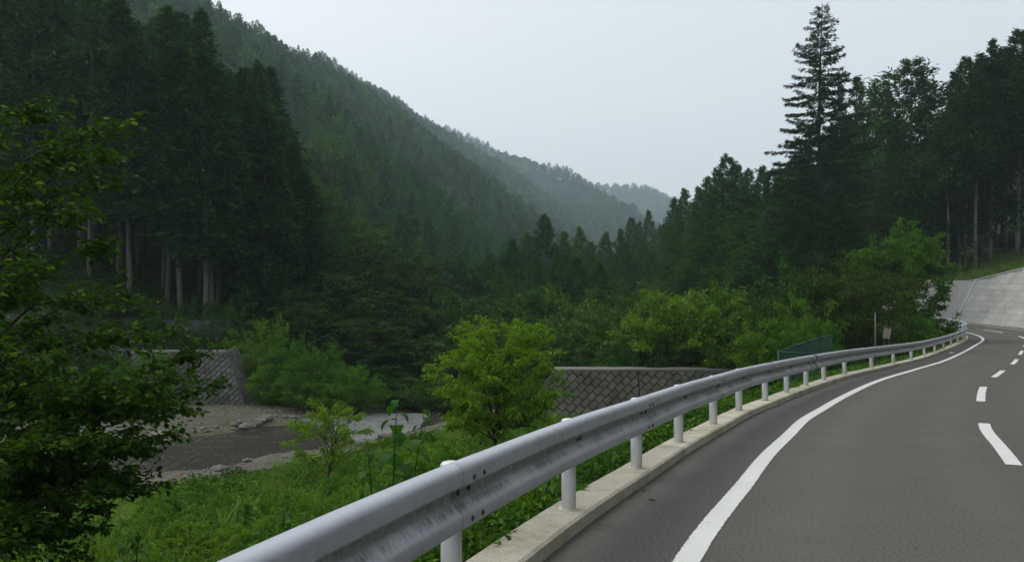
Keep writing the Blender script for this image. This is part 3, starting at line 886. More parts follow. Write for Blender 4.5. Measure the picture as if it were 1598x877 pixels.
# ------------------------------------------------------------------ river water
def water_mat():
    m, nt, b, o = mat('river_water')
    v = coord(nt, 'Object', (1, 1, 1))
    mp = nt.nodes.new('ShaderNodeMapping'); mp.inputs['Rotation'].default_value = (0, 0, math.radians(-28)); mp.inputs['Scale'].default_value = (3.4, 1.1, 1)
    nt.links.new(v, mp.inputs[0])
    n1 = noise(nt, 1.9, 6, .68, mp.outputs[0], distortion=.6)
    n2 = noise(nt, .35, 4, .6, v)
    c = mix(nt, n2, (.014, .011, .007), (.036, .028, .018))
    foam_sheen = math_(nt, 'MULTIPLY', ramp(nt, n1, [(.50, 0.0), (.66, 1.0)]), ramp(nt, n2, [(.42, .1), (.62, .8)]))  # foam flecks, plus the grey sheen of ripples painted into the colour
    c = mix(nt, foam_sheen, c, (.20, .21, .21))
    nt.links.new(c, b.inputs['Base Color'])
    b.inputs['Roughness'].default_value = .16
    b.inputs['IOR'].default_value = 1.33
    bump(nt, b, n1, 1.0, .16)
    return m
M['water'] = water_mat()
ra_ = np.arange(4, 230, 1.5)
px_ = np.interp(ra_, RA, RC[:, 0]); py_ = np.interp(ra_, RA, RC[:, 1])
tx = np.gradient(px_); ty = np.gradient(py_); l_ = np.hypot(tx, ty)
Rn = np.stack([ty / l_, -tx / l_], -1)
offs = np.linspace(-6.2, 6.2, 9)
V = np.zeros((len(ra_), 9, 3))
V[:, :, 0] = px_[:, None] + Rn[:, None, 0] * offs; V[:, :, 1] = py_[:, None] + Rn[:, None, 1] * offs
V[:, :, 2] = -4.12 + np.clip((py_ - 50) * .02, 0, 3)[:, None]
i = np.arange(len(ra_) - 1)[:, None] * 9 + np.arange(8)[None]
tag(obj('river_water', make_mesh('river_water', V.reshape(-1, 3), [np.stack([i, i + 9, i + 10, i + 1], -1).reshape(-1, 4)[:, ::-1]], M['water'], True)), kind='structure')

# pale streaked slab at water level beside the main flow
ap = [(468, 656, 45.5), (545, 647, 48.5), (672, 650, 48.5), (655, 672, 42), (612, 690, 37.5), (556, 694, 36.5), (520, 676, 40)]
av = np.array([(wx(p[0], p[2]), p[2], -3.98) for p in ap])
m_, nt, b, o = mat('pale_river_slab')
v = coord(nt); mp = nt.nodes.new('ShaderNodeMapping'); mp.inputs['Rotation'].default_value = (0, 0, math.radians(-20)); mp.inputs['Scale'].default_value = (1.8, .5, 1); nt.links.new(v, mp.inputs[0])
n1 = noise(nt, 1.6, 6, .7, mp.outputs[0], distortion=.8)
nt.links.new(ramp(nt, n1, [(.36, (.04, .04, .036)), (.46, (.13, .135, .128)), (.7, (.20, .205, .20))]), b.inputs['Base Color'])
b.inputs['Roughness'].default_value = .45
bump(nt, b, n1, .4, .05)
k = len(av)
tag(obj('pale_river_slab', make_mesh('pale_river_slab', np.vstack([av, av - np.array([0, 0, .5])]), [np.arange(k)[None], np.stack([np.arange(k), k + np.arange(k), k + (np.arange(k) + 1) % k, (np.arange(k) + 1) % k], -1)], m_)), kind='structure')

# ------------------------------------------------------------------ stones on the river bank
def stone_mesh(seed):
    r_ = np.random.default_rng(seed)
    g = [(a, b_, c) for a in (-1, 0, 1) for b_ in (-1, 0, 1) for c in (-1, 0, 1)]
    pts = norm(np.array([p for p in g if p != (0, 0, 0)], dtype=float)) * r_.uniform(.75, 1.1, (26, 1)) * np.array([1, .8, .6])
    import bmesh
    bm = bmesh.new()
    for p in pts: bm.verts.new(p)
    bmesh.ops.convex_hull(bm, input=bm.verts)
    me = bpy.data.meshes.new('stone'); bm.to_mesh(me); bm.free()
    me.materials.append(M['rock'])
    return me
stone_me = [stone_mesh(k) for k in range(6)]
rng = np.random.default_rng(11)
for k in range(95):
    if k < 62:
        off, a = RW + rng.normal(.25, .45) , rng.uniform(58, 95)
        sgn = -1
    else:
        off, a = RW + rng.uniform(.0, 1.6), rng.uniform(64, 98); sgn = 1
    x = np.interp(a, RA, RC[:, 0]); y = np.interp(a, RA, RC[:, 1])
    tx = np.interp(a + 1, RA, RC[:, 0]) - x; ty = np.interp(a + 1, RA, RC[:, 1]) - y; l = math.hypot(tx, ty)
    x += ty / l * off * sgn; y += -tx / l * off * sgn
    s_ = rng.uniform(.10, .30) * (1.9 if rng.random() < .2 else 1)
    o = obj('river_stone', stone_me[k % 6], None, (x, y, max(ground_z(x, y), -4.12) + s_ * .2), rng.uniform(0, 6))
    o.scale = (s_, s_ * rng.uniform(.7, 1.2), s_ * rng.uniform(.7, 1.1))
    if sgn < 0: tag(o, 'grey stone at the far edge of the river', 'stone', 'stones along the far water edge')
    else: tag(o, 'pale stone on the near bank of the river', 'stone', 'stones along the near water edge')

# ------------------------------------------------------------------ scatter (only for stuff nobody could count)
def src_collection(name, meshes):
    c = bpy.data.collections.new(name)
    for k, me in enumerate(meshes):
        c.objects.link(bpy.data.objects.new(f'{name}_{k}', me))
    return c
def scatter(name, pts, rot, scl, idx, meshes, kind='stuff'):
    n = len(pts)
    me = bpy.data.meshes.new(name)
    me.vertices.add(n); me.vertices.foreach_set('co', np.asarray(pts, dtype=np.float32).ravel())
    a = me.attributes.new('rot', 'FLOAT_VECTOR', 'POINT'); a.data.foreach_set('vector', np.asarray(rot, dtype=np.float32).ravel())
    a = me.attributes.new('scl', 'FLOAT_VECTOR', 'POINT'); a.data.foreach_set('vector', np.asarray(scl, dtype=np.float32).ravel())
    a = me.attributes.new('idx', 'INT', 'POINT'); a.data.foreach_set('value', np.asarray(idx, dtype=np.int32))
    o = tag(obj(name, me), kind=kind)
    ng = bpy.data.node_groups.new(name, 'GeometryNodeTree')
    ng.interface.new_socket('Geometry', in_out='INPUT', socket_type='NodeSocketGeometry')
    ng.interface.new_socket('Geometry', in_out='OUTPUT', socket_type='NodeSocketGeometry')
    nn_, ll = ng.nodes, ng.links
    gi, go = nn_.new('NodeGroupInput'), nn_.new('NodeGroupOutput')
    ci = nn_.new('GeometryNodeCollectionInfo'); ci.inputs['Collection'].default_value = src_collection(name, meshes)
    ci.inputs['Separate Children'].default_value = True; ci.inputs['Reset Children'].default_value = True
    ip = nn_.new('GeometryNodeInstanceOnPoints'); ip.inputs['Pick Instance'].default_value = True
    def na(k, t):
        q = nn_.new('GeometryNodeInputNamedAttribute'); q.data_type = t; q.inputs['Name'].default_value = k
        return q.outputs['Attribute']
    e2r = nn_.new('FunctionNodeEulerToRotation')
    ll.new(na('rot', 'FLOAT_VECTOR'), e2r.inputs[0])
    ll.new(gi.outputs[0], ip.inputs['Points']); ll.new(ci.outputs[0], ip.inputs['Instance'])
    ll.new(na('idx', 'INT'), ip.inputs['Instance Index']); ll.new(e2r.outputs[0], ip.inputs['Rotation']); ll.new(na('scl', 'FLOAT_VECTOR'), ip.inputs['Scale'])
    ll.new(ip.outputs[0], go.inputs[0])
    md = o.modifiers.new('scatter', 'NODES'); md.node_group = ng
    return o

# ------------------------------------------------------------------ plants: meshes
def conifer(seed, H, R, base, nb, ns, L, W, matl, lump=.35, up=.25, wood=True, shape=.8, droop=.2, bark='bark_cedar'):
    """crown mesh and trunk mesh of a dense conifer (height H, crown radius R, crown starts at base*H)"""
    r_ = np.random.default_rng(seed)
    t = (np.arange(nb) + r_.random(nb)) / nb
    t = t ** .9
    az = np.arange(nb) * 2.39996 + r_.normal(0, .5, nb)
    prof = (1 - t) ** shape * np.clip(.55 + t * 3.0, 0, 1) + .02
    ln = R * prof * (1 - lump / 2 + lump * r_.random(nb) + lump * .5 * np.sin(az * 3 + t * 17))
    z0 = H * (base + (1 - base) * t * .985)
    k = nb * ns
    B = np.repeat(np.arange(nb), ns)
    f = .25 + .8 * np.sqrt(r_.random(k))
    dx, dy = np.cos(az)[B], np.sin(az)[B]
    C = np.stack([dx * ln[B] * f, dy * ln[B] * f, z0[B] + ln[B] * (up * f ** 2 - droop * f * (1 - f))], -1)
    sp = (.10 + .16 * ln[B])[:, None]
    C += r_.normal(0, 1, (k, 3)) * sp * np.array([1, 1, .75])
    D = np.stack([dx, dy, np.full(k, .15)], -1) + r_.normal(0, .55, (k, 3))
    Nv = np.stack([dx * .5, dy * .5, np.ones(k)], -1) + r_.normal(0, .5, (k, 3))
    sz = (.55 + .6 * r_.random(k)) * (.45 + .55 * np.clip(ln[B] / (R * .6), 0, 1))
    V, T = leaf_arrays(C, D, Nv, L * sz, W * sz)
    # leading shoot
    crown = make_mesh('crown', V, [T], matl)
    m = MB()
    zz = np.linspace(-1.0, H * .97, 9)
    bend = np.stack([.12 * np.sin(zz * .25 + seed), .12 * np.cos(zz * .21 + seed * 2), zz], -1)
    rad = .0078 * H * (1 - np.clip(zz, 0, None) / H * .92) + .02
    m.tube(bend, rad, 8)
    if wood:
        for q in range(10):                                     # dead stubs below the crown
            h_ = H * r_.uniform(base * .45, base + .12); a = r_.uniform(0, 6.28); l = r_.uniform(.4, 1.3)
            m.tube([(0, 0, h_), (l * .5 * math.cos(a), l * .5 * math.sin(a), h_ + .1), (l * math.cos(a), l * math.sin(a), h_ + r_.uniform(-.2, .3))], [.03, .02, .008], 4, False)
    return crown, m.mesh('trunk', M[bark], True)

def broadleaf(seed, H, R, th, nl, ns, nleaf, L, W, matl, flat=.5, low=-.35, stems=1, droop=.25, sig=.22, bark='bark_dark', lk='kite'):
    """crown mesh and trunk mesh (with limbs) of a broadleaved tree or bush"""
    r_ = np.random.default_rng(seed)
    m = MB()
    lead = np.array([(0, 0, -.4), (r_.normal(0, .03) * H, r_.normal(0, .03) * H, th * .5), (r_.normal(0, .04) * H, r_.normal(0, .04) * H, th), (r_.normal(0, .07) * H, r_.normal(0, .07) * H, H * .72)])
    rt = .016 * H + .01
    if stems == 1:
        lc = catmull(lead, H / 8)
        m.tube(lc, np.linspace(rt, rt * .35, len(lc)), 7)
    zc = (th + H) / 2 if stems == 1 else H * .45
    hh = (H - th) / 2 if stems == 1 else H * .55
    Cs, Ds = [], []
    for q in range(nl):
        az = q * 2.39996 + r_.normal(0, .3)
        ph = math.asin(min(1, max(-.95, low + (1 - low) * ((q + .5) / nl) + r_.normal(0, .05))))
        rad = r_.uniform(.78, 1.06)
        e = np.array([R * rad * math.cos(ph) * math.cos(az), R * rad * math.cos(ph) * math.sin(az), zc + hh * rad * math.sin(ph)])
        if stems == 1:
            tt = r_.uniform(.35, .95) if e[2] > zc else r_.uniform(.3, .55)
            s0 = np.array([np.interp(tt, np.linspace(0, 1, len(lc)), lc[:, c]) for c in range(3)])
            if s0[2] > e[2] + .1 * H: s0 = lc[len(lc) // 3]
        else:
            s0 = np.array([r_.normal(0, .12) * R, r_.normal(0, .12) * R, -.1])
        md = s0 * .5 + e * .5 + np.array([0, 0, .10 * H * (1 if e[2] > zc else .4)]) + r_.normal(0, .04, 3) * R
        lb = catmull([s0, md, e], max(.2, R / 6))
        m.tube(lb, np.linspace(rt * .4, rt * .07, len(lb)), 5, False)
        for w in range(ns):
            t = r_.uniform(.3, 1.0) if w else 1.0
            p0 = np.array([np.interp(t, np.linspace(0, 1, len(lb)), lb[:, c]) for c in range(3)])
            od = norm(p0 - np.array([0, 0, zc - hh * .5])) + r_.normal(0, .6, 3); od[2] *= flat; od = norm(od)
            ll_ = R * r_.uniform(.14, .38)
            p1 = p0 + od * ll_
            m.tube([p0, (p0 + p1) / 2 + np.array([0, 0, .03 * R]), p1], [rt * .08, rt * .05, rt * .02], 3, False)
            k = nleaf
            tl = r_.random(k) ** .7
            C = p0 + (p1 - p0) * tl[:, None] + r_.normal(0, 1, (k, 3)) * R * sig * np.array([.55, .55, .55 * flat])
            D = od + r_.normal(0, .7, (k, 3)); D[:, 2] -= droop
            Cs.append(C); Ds.append(D)
    C = np.concatenate(Cs); D = np.concatenate(Ds); k = len(C)
    Nv = np.array([0, 0, 1.0]) + r_.normal(0, .55, (k, 3))
    sz = .6 + .7 * r_.random(k)
    V, T = leaf_arrays(C, D, Nv, L * sz, W * sz, .2, lk)
    return make_mesh('crown', V, [T], matl), m.mesh('trunk', M[bark], True)

def plant(name, src, x, y, sx, sz, label, cat, group=None, rz=None, zoff=0.0, z=None):
    zg = ground_z(x, y) if z is None else z
    t = thing(name, (x, y, zg + zoff), label, cat, group, rng.uniform(0, 6.28) if rz is None else rz)
    t.scale = (sx, sx, sz)
    c = obj('crown', src[0], t); w = obj('trunk' if 'tree' in name or 'sapling' in name else 'stems', src[1], t)
    return t

CED = [conifer(20 + k, 25, 2.9, .27, 130, 56, .66, .24, M['cedar'], .45) for k in range(4)]
CEDM = [conifer(40 + k, 20, 4.6, .04, 130, 64, .72, .26, M['cedar_mid'], .5, .3, False) for k in range(4)]
CEDR = [conifer(60 + k, 25, 4.2, .10, 120, 84, .66, .24, M['cedar_right'], .6, .35, True, .85) for k in range(3)]
CEDX = conifer(66, 25, 4.4, .12, 120, 110, .66, .24, M['cedar'], .85, .35, True, .55)
CEDT = [conifer(70 + k, 25, 3.6, .44, 110, 64, .66, .24, M['cedar_right'], .5, .3, True, .8, bark='bark_pale') for k in range(2)]

# ------------------------------------------------------------------ tall fir with open branches
def fir(seed, H, R):
    r_ = np.random.default_rng(seed)
    m = MB()
    zz = np.linspace(-1, H, 16)
    m.tube(np.stack([.15 * np.sin(zz * .2), .12 * np.cos(zz * .17), zz], -1), .30 * (1 - np.clip(zz, 0, None) / H * .95) + .015, 8)
    Cs, Ds, Ss = [], [], []
    z = H * .10; q = 0
    while z < H - .3:
        t = z / H
        prof = R * (1 - t) ** .68 + .1
        for b_ in range(r_.integers(4, 7) if t < .9 else 4):
            az = q * 2.39996 + r_.normal(0, .3); q += 1
            ln = prof * r_.uniform(.55, 1.12)
            k = max(5, int(ln * 3.2))
            s = np.linspace(0, 1, k)
            rise = .16 * s - .30 * s ** 2 + .16 * s ** 4
            rise = rise + (.35 if t > .8 else .12) * s
            pts = np.stack([np.cos(az) * ln * s, np.sin(az) * ln * s, z + ln * rise], -1)
            m.tube(pts, .045 * (1 - .85 * s) * (1.2 - t), 4, False)
            nsp = int((ln * (40 if t < .72 else 30) + 8))
            u = r_.random(nsp) ** .75
            c = np.stack([np.interp(u, s, pts[:, j]) for j in range(3)], -1)
            side = np.array([-np.sin(az), np.cos(az), 0])
            c = c + side * (r_.normal(0, .20, nsp) * (1.1 - .8 * u) * ln * .22)[:, None] + np.array([0, 0, 1]) * r_.normal(-.08, .08, nsp)[:, None]
            d = np.array([np.cos(az), np.sin(az), -.25]) + side * r_.normal(0, .8, nsp)[:, None] + np.array([0, 0, 1]) * r_.normal(-.15, .3, nsp)[:, None]
            Cs.append(c); Ds.append(d); Ss.append(np.full(nsp, 1.0 if t < .85 else .75))
        z += r_.uniform(.36, .62) * (1.0 if t < .8 else .75)
    C = np.concatenate(Cs); D = np.concatenate(Ds); S_ = np.concatenate(Ss); n = len(C)
    sz = (.6 + .6 * r_.random(n)) * S_
    V, T = leaf_arrays(C, D, np.array([0, 0, 1.0]) + r_.normal(0, .5, (n, 3)), .40 * sz, .13 * sz)
    return make_mesh('crown', V, [T], M['fir']), m.mesh('trunk', M['bark_dark'], True)
FIR = fir(3, 34, 8.2)

rng = np.random.default_rng(77)
def conif(src, Hs, Rs, px, top, d, R, label, group=None, name='conifer_tree', cat='tree'):
    for _ in range(30):                                          # step back until clear of the road
        s_c = poly_sd(np.array([wx(px, d)]), np.array([float(d)]), KC, KA)[0][0]
        if s_c > 2.5 or s_c < -12.5: break
        d += 1.0
    x, y = wx(px, d), float(d)
    zg = ground_z(x, y)
    H = wz(top, d) - zg
    return plant(name, src, x, y, R / Rs, H / Hs, label, cat, group, z=zg)

conif(FIR, 34, 8.2, 1281, 6, 88, 9.6, 'tallest fir with an open feathery pointed top rising above all other trees against the sky', name='fir_tree')

# named conifers of the valley and the right hand hill: column, top row, distance, radius
one = [
    (850, 333, 125, 3.4, 'tallest pointed conifer of the clump in the middle of the valley'),
    (765, 393, 108, 2.6, 'slim conifer at the left end of the valley conifer clump'),
    (1012, 327, 178, 3.0, 'hazy pointed conifer far up the valley, left of the right hand tree line'),
    (1068, 293, 128, 3.4, 'pointed conifer at the low left end of the right hand tree line'),
    (1134, 240, 112, 3.9, 'broad dark conifer standing up from the tree line left of the tall fir'),
]
for px, tp, d, R, lab in one:
    conif(CEDM[int(px) % 4], 20, 3.3, px, tp, d, R, lab)
conif(CEDX, 25, 4.4, 1421, 93, 92, 6.2, 'ragged topped conifer with gaps in its crown, right of the tall fir')
conif(CEDR[1], 25, 4.0, 1338, 116, 93, 4.6, 'dark conifer right behind the tall fir, lower than it')
conif(CEDT[0], 25, 3.6, 1590, 46, 92, 5.0, 'high dark conifer at the right edge of the picture')
conif(CEDR[1], 25, 4.0, 1549, 58, 93, 3.2, 'narrow clump topped conifer beside the highest tree on the right edge')
for px, tp, d, R in [(800, 372, 115, 3), (822, 362, 132, 3), (880, 360, 128, 3), (905, 352, 150, 3), (945, 360, 152, 3.1), (921, 376, 118, 3), (870, 395, 105, 3), (835, 400, 102, 2.8), (900, 400, 106, 3), (780, 420, 98, 2.6),
                     (742, 428, 100, 2.4), (960, 395, 122, 3), (935, 410, 104, 2.8)]:
    conif(CEDM[int(px) % 4], 20, 3.3, px, tp, d, R, 'dark green conifer in the clump in the middle of the valley', 'conifers of the valley clump')
for px, tp, d, R in [(985, 338, 172, 3.2), (968, 356, 168, 3), (998, 345, 190, 3), (1030, 352, 165, 3.2), (1003, 375, 140, 3.2), (1020, 392, 130, 3.2), (980, 392, 135, 3), (1040, 380, 125, 3.4), (1048, 345, 150, 3)]:
    conif(CEDM[int(px) % 4], 20, 3.3, px, tp, d, R, 'hazy conifer far up the valley between the clump and the right hand tree line', 'hazy conifers up the valley')
for px, tp, d, R in [(1052, 308, 132, 2.8), (1090, 290, 124, 3.2), (1104, 274, 119, 3.2), (1118, 262, 117, 3.2), (1152, 256, 114, 3.2), (1168, 262, 110, 3), (1190, 258, 108, 3), (1206, 262, 104, 3.4), (1222, 262, 99, 3.6), (1245, 240, 97, 3.8),
                     (1080, 350, 106, 3.4), (1110, 345, 102, 3.4), (1140, 335, 100, 3.6), (1172, 325, 97, 3.6), (1205, 322, 93, 3.6), (1060, 385, 112, 3.2), (1095, 392, 96, 3.4), (1130, 390, 92, 3.4), (1165, 380, 88, 3.6), (1200, 372, 86, 3.6), (1235, 330, 89, 3.6), (1075, 415, 94, 3.2), (1112, 425, 86, 3)]:
    conif(CEDM[int(px) % 4], 20, 3.3, px, tp, d, R, 'dark conifer of the tree line between the valley and the tall fir', 'conifers of the right hand tree line')
for px, tp, d, R in [(1262, 230, 101, 4.2), (1300, 190, 98, 4.4), (1325, 175, 90, 4), (1312, 130, 104, 3.6), (1362, 130, 97, 4), (1384, 135, 101, 4), (1450, 150, 97, 4), (1402, 175, 86, 3.6), (1478, 175, 92, 3.8), (1490, 110, 97, 4), (1507, 88, 93, 4), (1528, 82, 99, 4),
                     (1565, 72, 101, 4.4), (1618, 40, 90, 4.6), (1650, 60, 86, 4.6), (1690, 30, 92, 5), (1270, 320, 84, 4), (1305, 300, 82, 4), (1345, 270, 82, 4), (1385, 260, 82, 4), (1425, 240, 84, 4), (1460, 235, 85, 4), (1290, 360, 77, 3.8), (1330, 350, 76, 3.8), (1370, 335, 76, 3.8), (1410, 330, 77, 3.8), (1450, 320, 79, 3.6)]:
    conif((CEDT if px > 1470 and d < 96 else CEDR)[int(px) % 2], 25, 4.0, px, tp, d, R, 'dark conifer on the hillside at the right, round and right of the tall fir', 'conifers on the right hand hillside')
# trunks showing above the block wall
for px, d, tp in [(1498, 93, 150), (1524, 91, 120), (1547, 93, 110), (1571, 97, 90), (1535, 99, 90), (1608, 92, 70), (1640, 90, 70)]:
    conif(CEDT[int(px) % 2], 25, 3.6, px, tp, d, 3.6, 'conifer with a bare pale trunk standing above the concrete block wall', 'bare trunked conifers above the block wall')

# plantation on the left hillside
spec = [(52, 64, -60, 'cedar with a long bare grey trunk nearest the left edge, above the near branches'),
        (125, 68, -40, 'cedar with a dim bare trunk, second from the left edge above the near branches'),
        (200, 62, 60, 'thick trunked cedar left of the others on the terrace across the river'),
        (281, 62, 70, 'cedar on the terrace with its trunk bare to the ground beside the brush heap'),
        (319, 61, 80, 'pale slender trunked cedar with dead stubs on the terrace'),
        (334, 63, 95, 'cedar right beside the pale slender trunked one on the terrace'),
        (420, 92, 103, 'pointed cedar standing up at the right end of the left hand plantation')]
for px, d, tp, lab in spec:
    conif(CED[px % 4], 25, 2.9, px, tp, d, 3.3 if px != 420 else 4.2, lab, name='cedar_tree')
used = [(wx(p[0], p[1]), p[1]) for p in spec]
cnt = 0
cand = []
for d in np.arange(65, 118, 3.6):
    for x in np.arange(-.80 * d, -.26 * d, 3.6):
        xx, yy = x + rng.normal(0, .8), d + rng.normal(0, .8)
        px = CX + xx / yy * F
        if px > 515 or px < -160: continue
        if min(math.hypot(xx - u, yy - v) for u, v in used) < 2.2: continue
        cand.append((yy, xx, px))
cand.sort()
for yy, xx, px in cand[:225]:
    zg = ground_z(xx, yy)
    H = rng.uniform(23, 28.5)
    if px > 415: H = min(H, wz(np.interp(px, [415, 470, 515], [125, 240, 345]) + rng.uniform(0, 40), yy) - zg)
    if H < 8: continue
    if 330 < px <= 415: H *= .93
    plant('cedar_tree', CED[rng.integers(4)], xx, yy, rng.uniform(.95, 1.25), H / 25, 'dark cedar in the dense plantation on the left hillside', 'tree', 'cedars of the left hand plantation', z=zg)

# ------------------------------------------------------------------ far forest: one mass of trees over the ridges
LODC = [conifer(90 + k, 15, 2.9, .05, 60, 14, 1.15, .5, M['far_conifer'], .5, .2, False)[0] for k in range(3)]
def round_crown(seed, H, R, n, L, matl):
    r_ = np.random.default_rng(seed)
    b_ = norm(r_.normal(0, 1, (14, 3))) * r_.uniform(.35, .75, (14, 1)) * np.array([R, R, H * .3]) + np.array([0, 0, H * .58])
    w = r_.integers(0, 14, n)
    C = b_[w] + norm(r_.normal(0, 1, (n, 3))) * R * .42 * r_.uniform(.6, 1.1, (n, 1))
    D = norm(C - np.array([0, 0, H * .4])) + r_.normal(0, .6, (n, 3)); D[:, 2] -= .3
    V, T = leaf_arrays(C, D, np.array([0, 0, 1.0]) + r_.normal(0, .6, (n, 3)), L * (.6 + .7 * r_.random(n)), L * .6, .2)
    return make_mesh('crown', V, [T], matl)
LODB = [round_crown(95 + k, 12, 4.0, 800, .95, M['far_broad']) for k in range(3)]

def hidden(x, y, z, margin):
    """True where the terrain stands between camera and the tree top"""
    occ = np.zeros(len(x), dtype=bool)
    for t in np.linspace(.12, .93, 26):
        zt_ = terrain(x * t, y * t)
        zl = CAMZ + (z - CAMZ) * t
        occ |= zt_ + margin * (y * t > 120) > zl + 2
    return occ
pts = []
for (y_a, y_b, sp) in ((118, 260, 4.6), (260, 480, 5.4), (480, 720, 7.0), (720, 1180, 9.0), (1180, 1560, 13.0), (1560, 2500, 19.0)):
    gx, gy = np.meshgrid(np.arange(-.80 * y_b, .55 * y_b, sp), np.arange(y_a, y_b, sp))
    gx = gx.ravel() + rng.normal(0, sp * .28, gx.size); gy = gy.ravel() + rng.normal(0, sp * .28, gy.size)
    c_ = CX + gx / gy * F
    m_ = (c_ > -120) & (c_ < 1330)
    gx, gy = gx[m_], gy[m_]
    gz = terrain(gx, gy)
    row = HY - (gz + 16 - CAMZ) / gy * F
    m_ = row > -90
    gx, gy, gz = gx[m_], gy[m_], gz[m_]
    r, _ = poly_sd(gx, gy, RC, RA); s, _ = poly_sd(gx, gy, KC, KA)
    m_ = (np.abs(r) > 7) & ((s > 3) | (s < -22)) & ~((gy < 200) & (r < 0) & (gx > 0) & (gy < 175))
    gx, gy, gz = gx[m_], gy[m_], gz[m_]
    m_ = ~hidden(gx, gy, gz + 14, 8)
    pts.append(np.stack([gx[m_], gy[m_], gz[m_], np.full(m_.sum(), sp)], -1))
P = np.concatenate(pts)
print('forest trees', len(P))
patch = np.sin(P[:, 0] * .031 + 1.0) * np.cos(P[:, 1] * .023 + P[:, 0] * .011) + rng.normal(0, .35, len(P))
isb = patch > .40
def put_forest(name, Q, meshes, H0, R0, Hm):
    n = len(Q)
    hs = rng.uniform(.85, 1.1, n) * np.where(rng.random(n) < .02, 1.15, 1.0)
    w = Q[:, 3] / 5.6 * rng.uniform(.85, 1.2, n)
    w = np.minimum(w, 2.6 + Q[:, 3] * .03); scl = np.stack([np.clip(w, .8, 3.2), np.clip(w, .8, 3.2), hs * np.clip(Q[:, 3] / 8, 1, 1.35)], -1)
    rot = np.stack([rng.normal(0, .03, n), rng.normal(0, .03, n), rng.uniform(0, 6.28, n)], -1)
    scatter(name, Q[:, :3] - np.array([0, 0, .5]), rot, scl, rng.integers(0, len(meshes), n), meshes)
gx, gy = np.meshgrid(np.arange(8, 90, 4.0), np.arange(-30, 62, 4.0))
gx = gx.ravel() + rng.normal(0, 1, gx.size); gy = gy.ravel() + rng.normal(0, 1, gx.size)
s_, a_ = poly_sd(gx, gy, KC, KA)
m_ = (s_ < -15) & (s_ > -45) & (gx / np.maximum(gy, .1) * F + CX > 1680)
Q_ = np.stack([gx[m_], gy[m_], terrain(gx[m_], gy[m_]), np.full(m_.sum(), 5.6)], -1)
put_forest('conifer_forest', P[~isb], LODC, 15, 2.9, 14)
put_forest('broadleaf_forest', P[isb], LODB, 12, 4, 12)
put_forest('roadside_forest', Q_, LODC, 15, 2.9, 14)

# ------------------------------------------------------------------ broadleaved trees and bushes
BD = [broadleaf(120 + k, 11, 5.0, 2.2, 26, 9, 46, .34, .19, M['broad_dark'], .30, -.55, 1, .35, .085) for k in range(3)]
BM = [broadleaf(130 + k, 6, 3.6, .8, 22, 8, 46, .26, .15, M['broad_mid'], .42, -.5, 1, .3, .10) for k in range(3)]
BU = [broadleaf(140 + k, 2.6, 2.2, .0, 20, 8, 44, .17, .095, M['bush_bright'], .5, -.2, 3, .3, .10) for k in range(3)]
BL = [broadleaf(145 + k, 6, 3.6, .8, 22, 8, 46, .26, .15, M['broad_lively'], .42, -.5, 1, .3, .10) for k in range(2)]
BY = broadleaf(148, 6, 3.6, .6, 26, 9, 46, .24, .14, M['broad_yellow'], .42, -.55, 1, .3, .09)
BK = [broadleaf(150 + k, 3.0, 2.4, .0, 20, 8, 44, .20, .11, M['broad_mid'], .5, -.25, 3, .3, .11) for k in range(2)]

def btree(src, H0, R0, px, top, d, R, label, group=None, name='broadleaf_tree', cat='tree', zo=0.0, zmin=None):
    x, y = wx(px, d), float(d)
    zg = ground_z(x, y)
    H = max(.6, wz(top, d) - zg)
    return plant(name, src, x, y, R / R0, H / H0, label, cat, group, z=zg)

for px, tp, d, R, lab in [(560, 392, 76, 6.2, 'spreading dark broadleaf tree with layered branches at the foot of the left hand hill'),
                          (500, 322, 92, 5.0, 'broadleaf tree with pale green tiers beside the end of the cedar plantation'),
                          (715, 405, 104, 6.0, 'layered broadleaf tree left of the valley conifer clump'),
                          (792, 436, 84, 3.4, 'pale flowering bushy tree at the foot of the valley conifers')]:
    btree(BD[px % 3], 11, 5.0, px, tp, d, R, lab)
BE = [broadleaf(126 + k, 11, 5.0, 2.2, 28, 9, 46, .36, .21, M['broad_mid'], .34, -.6, 1, .35, .09) for k in range(2)]
for px, tp, d, R in [(478, 262, 104, 4.6), (505, 292, 100, 4.8), (455, 300, 90, 4.0), (528, 335, 96, 5.0), (485, 350, 82, 4.2), (560, 345, 104, 5.2), (520, 215, 168, 6.0), (548, 240, 172, 6.0), (498, 205, 165, 5.5)]:
    btree(BE[int(px) % 2], 11, 5.0, px, tp, d, R, 'mid green broadleaf tree stepping down from the end of the cedar plantation', 'broadleaf trees at the end of the plantation')
for px, tp, d, R in [(625, 402, 80, 6), (455, 400, 70, 5.5), (520, 430, 66, 5.0), (590, 455, 64, 5), (660, 432, 88, 5.5), (640, 480, 66, 4.6), (690, 470, 76, 4.6), (540, 372, 90, 5.5), (430, 450, 62, 4.5), (480, 475, 60, 4.5), (600, 370, 100, 6), (660, 385, 110, 6), (570, 500, 58, 4), (410, 395, 76, 5)]:
    btree(BD[int(px) % 3], 11, 5.0, px, tp, d, R, 'dark broadleaf tree below the left hand hill, across the river', 'dark broadleaf trees across the river')
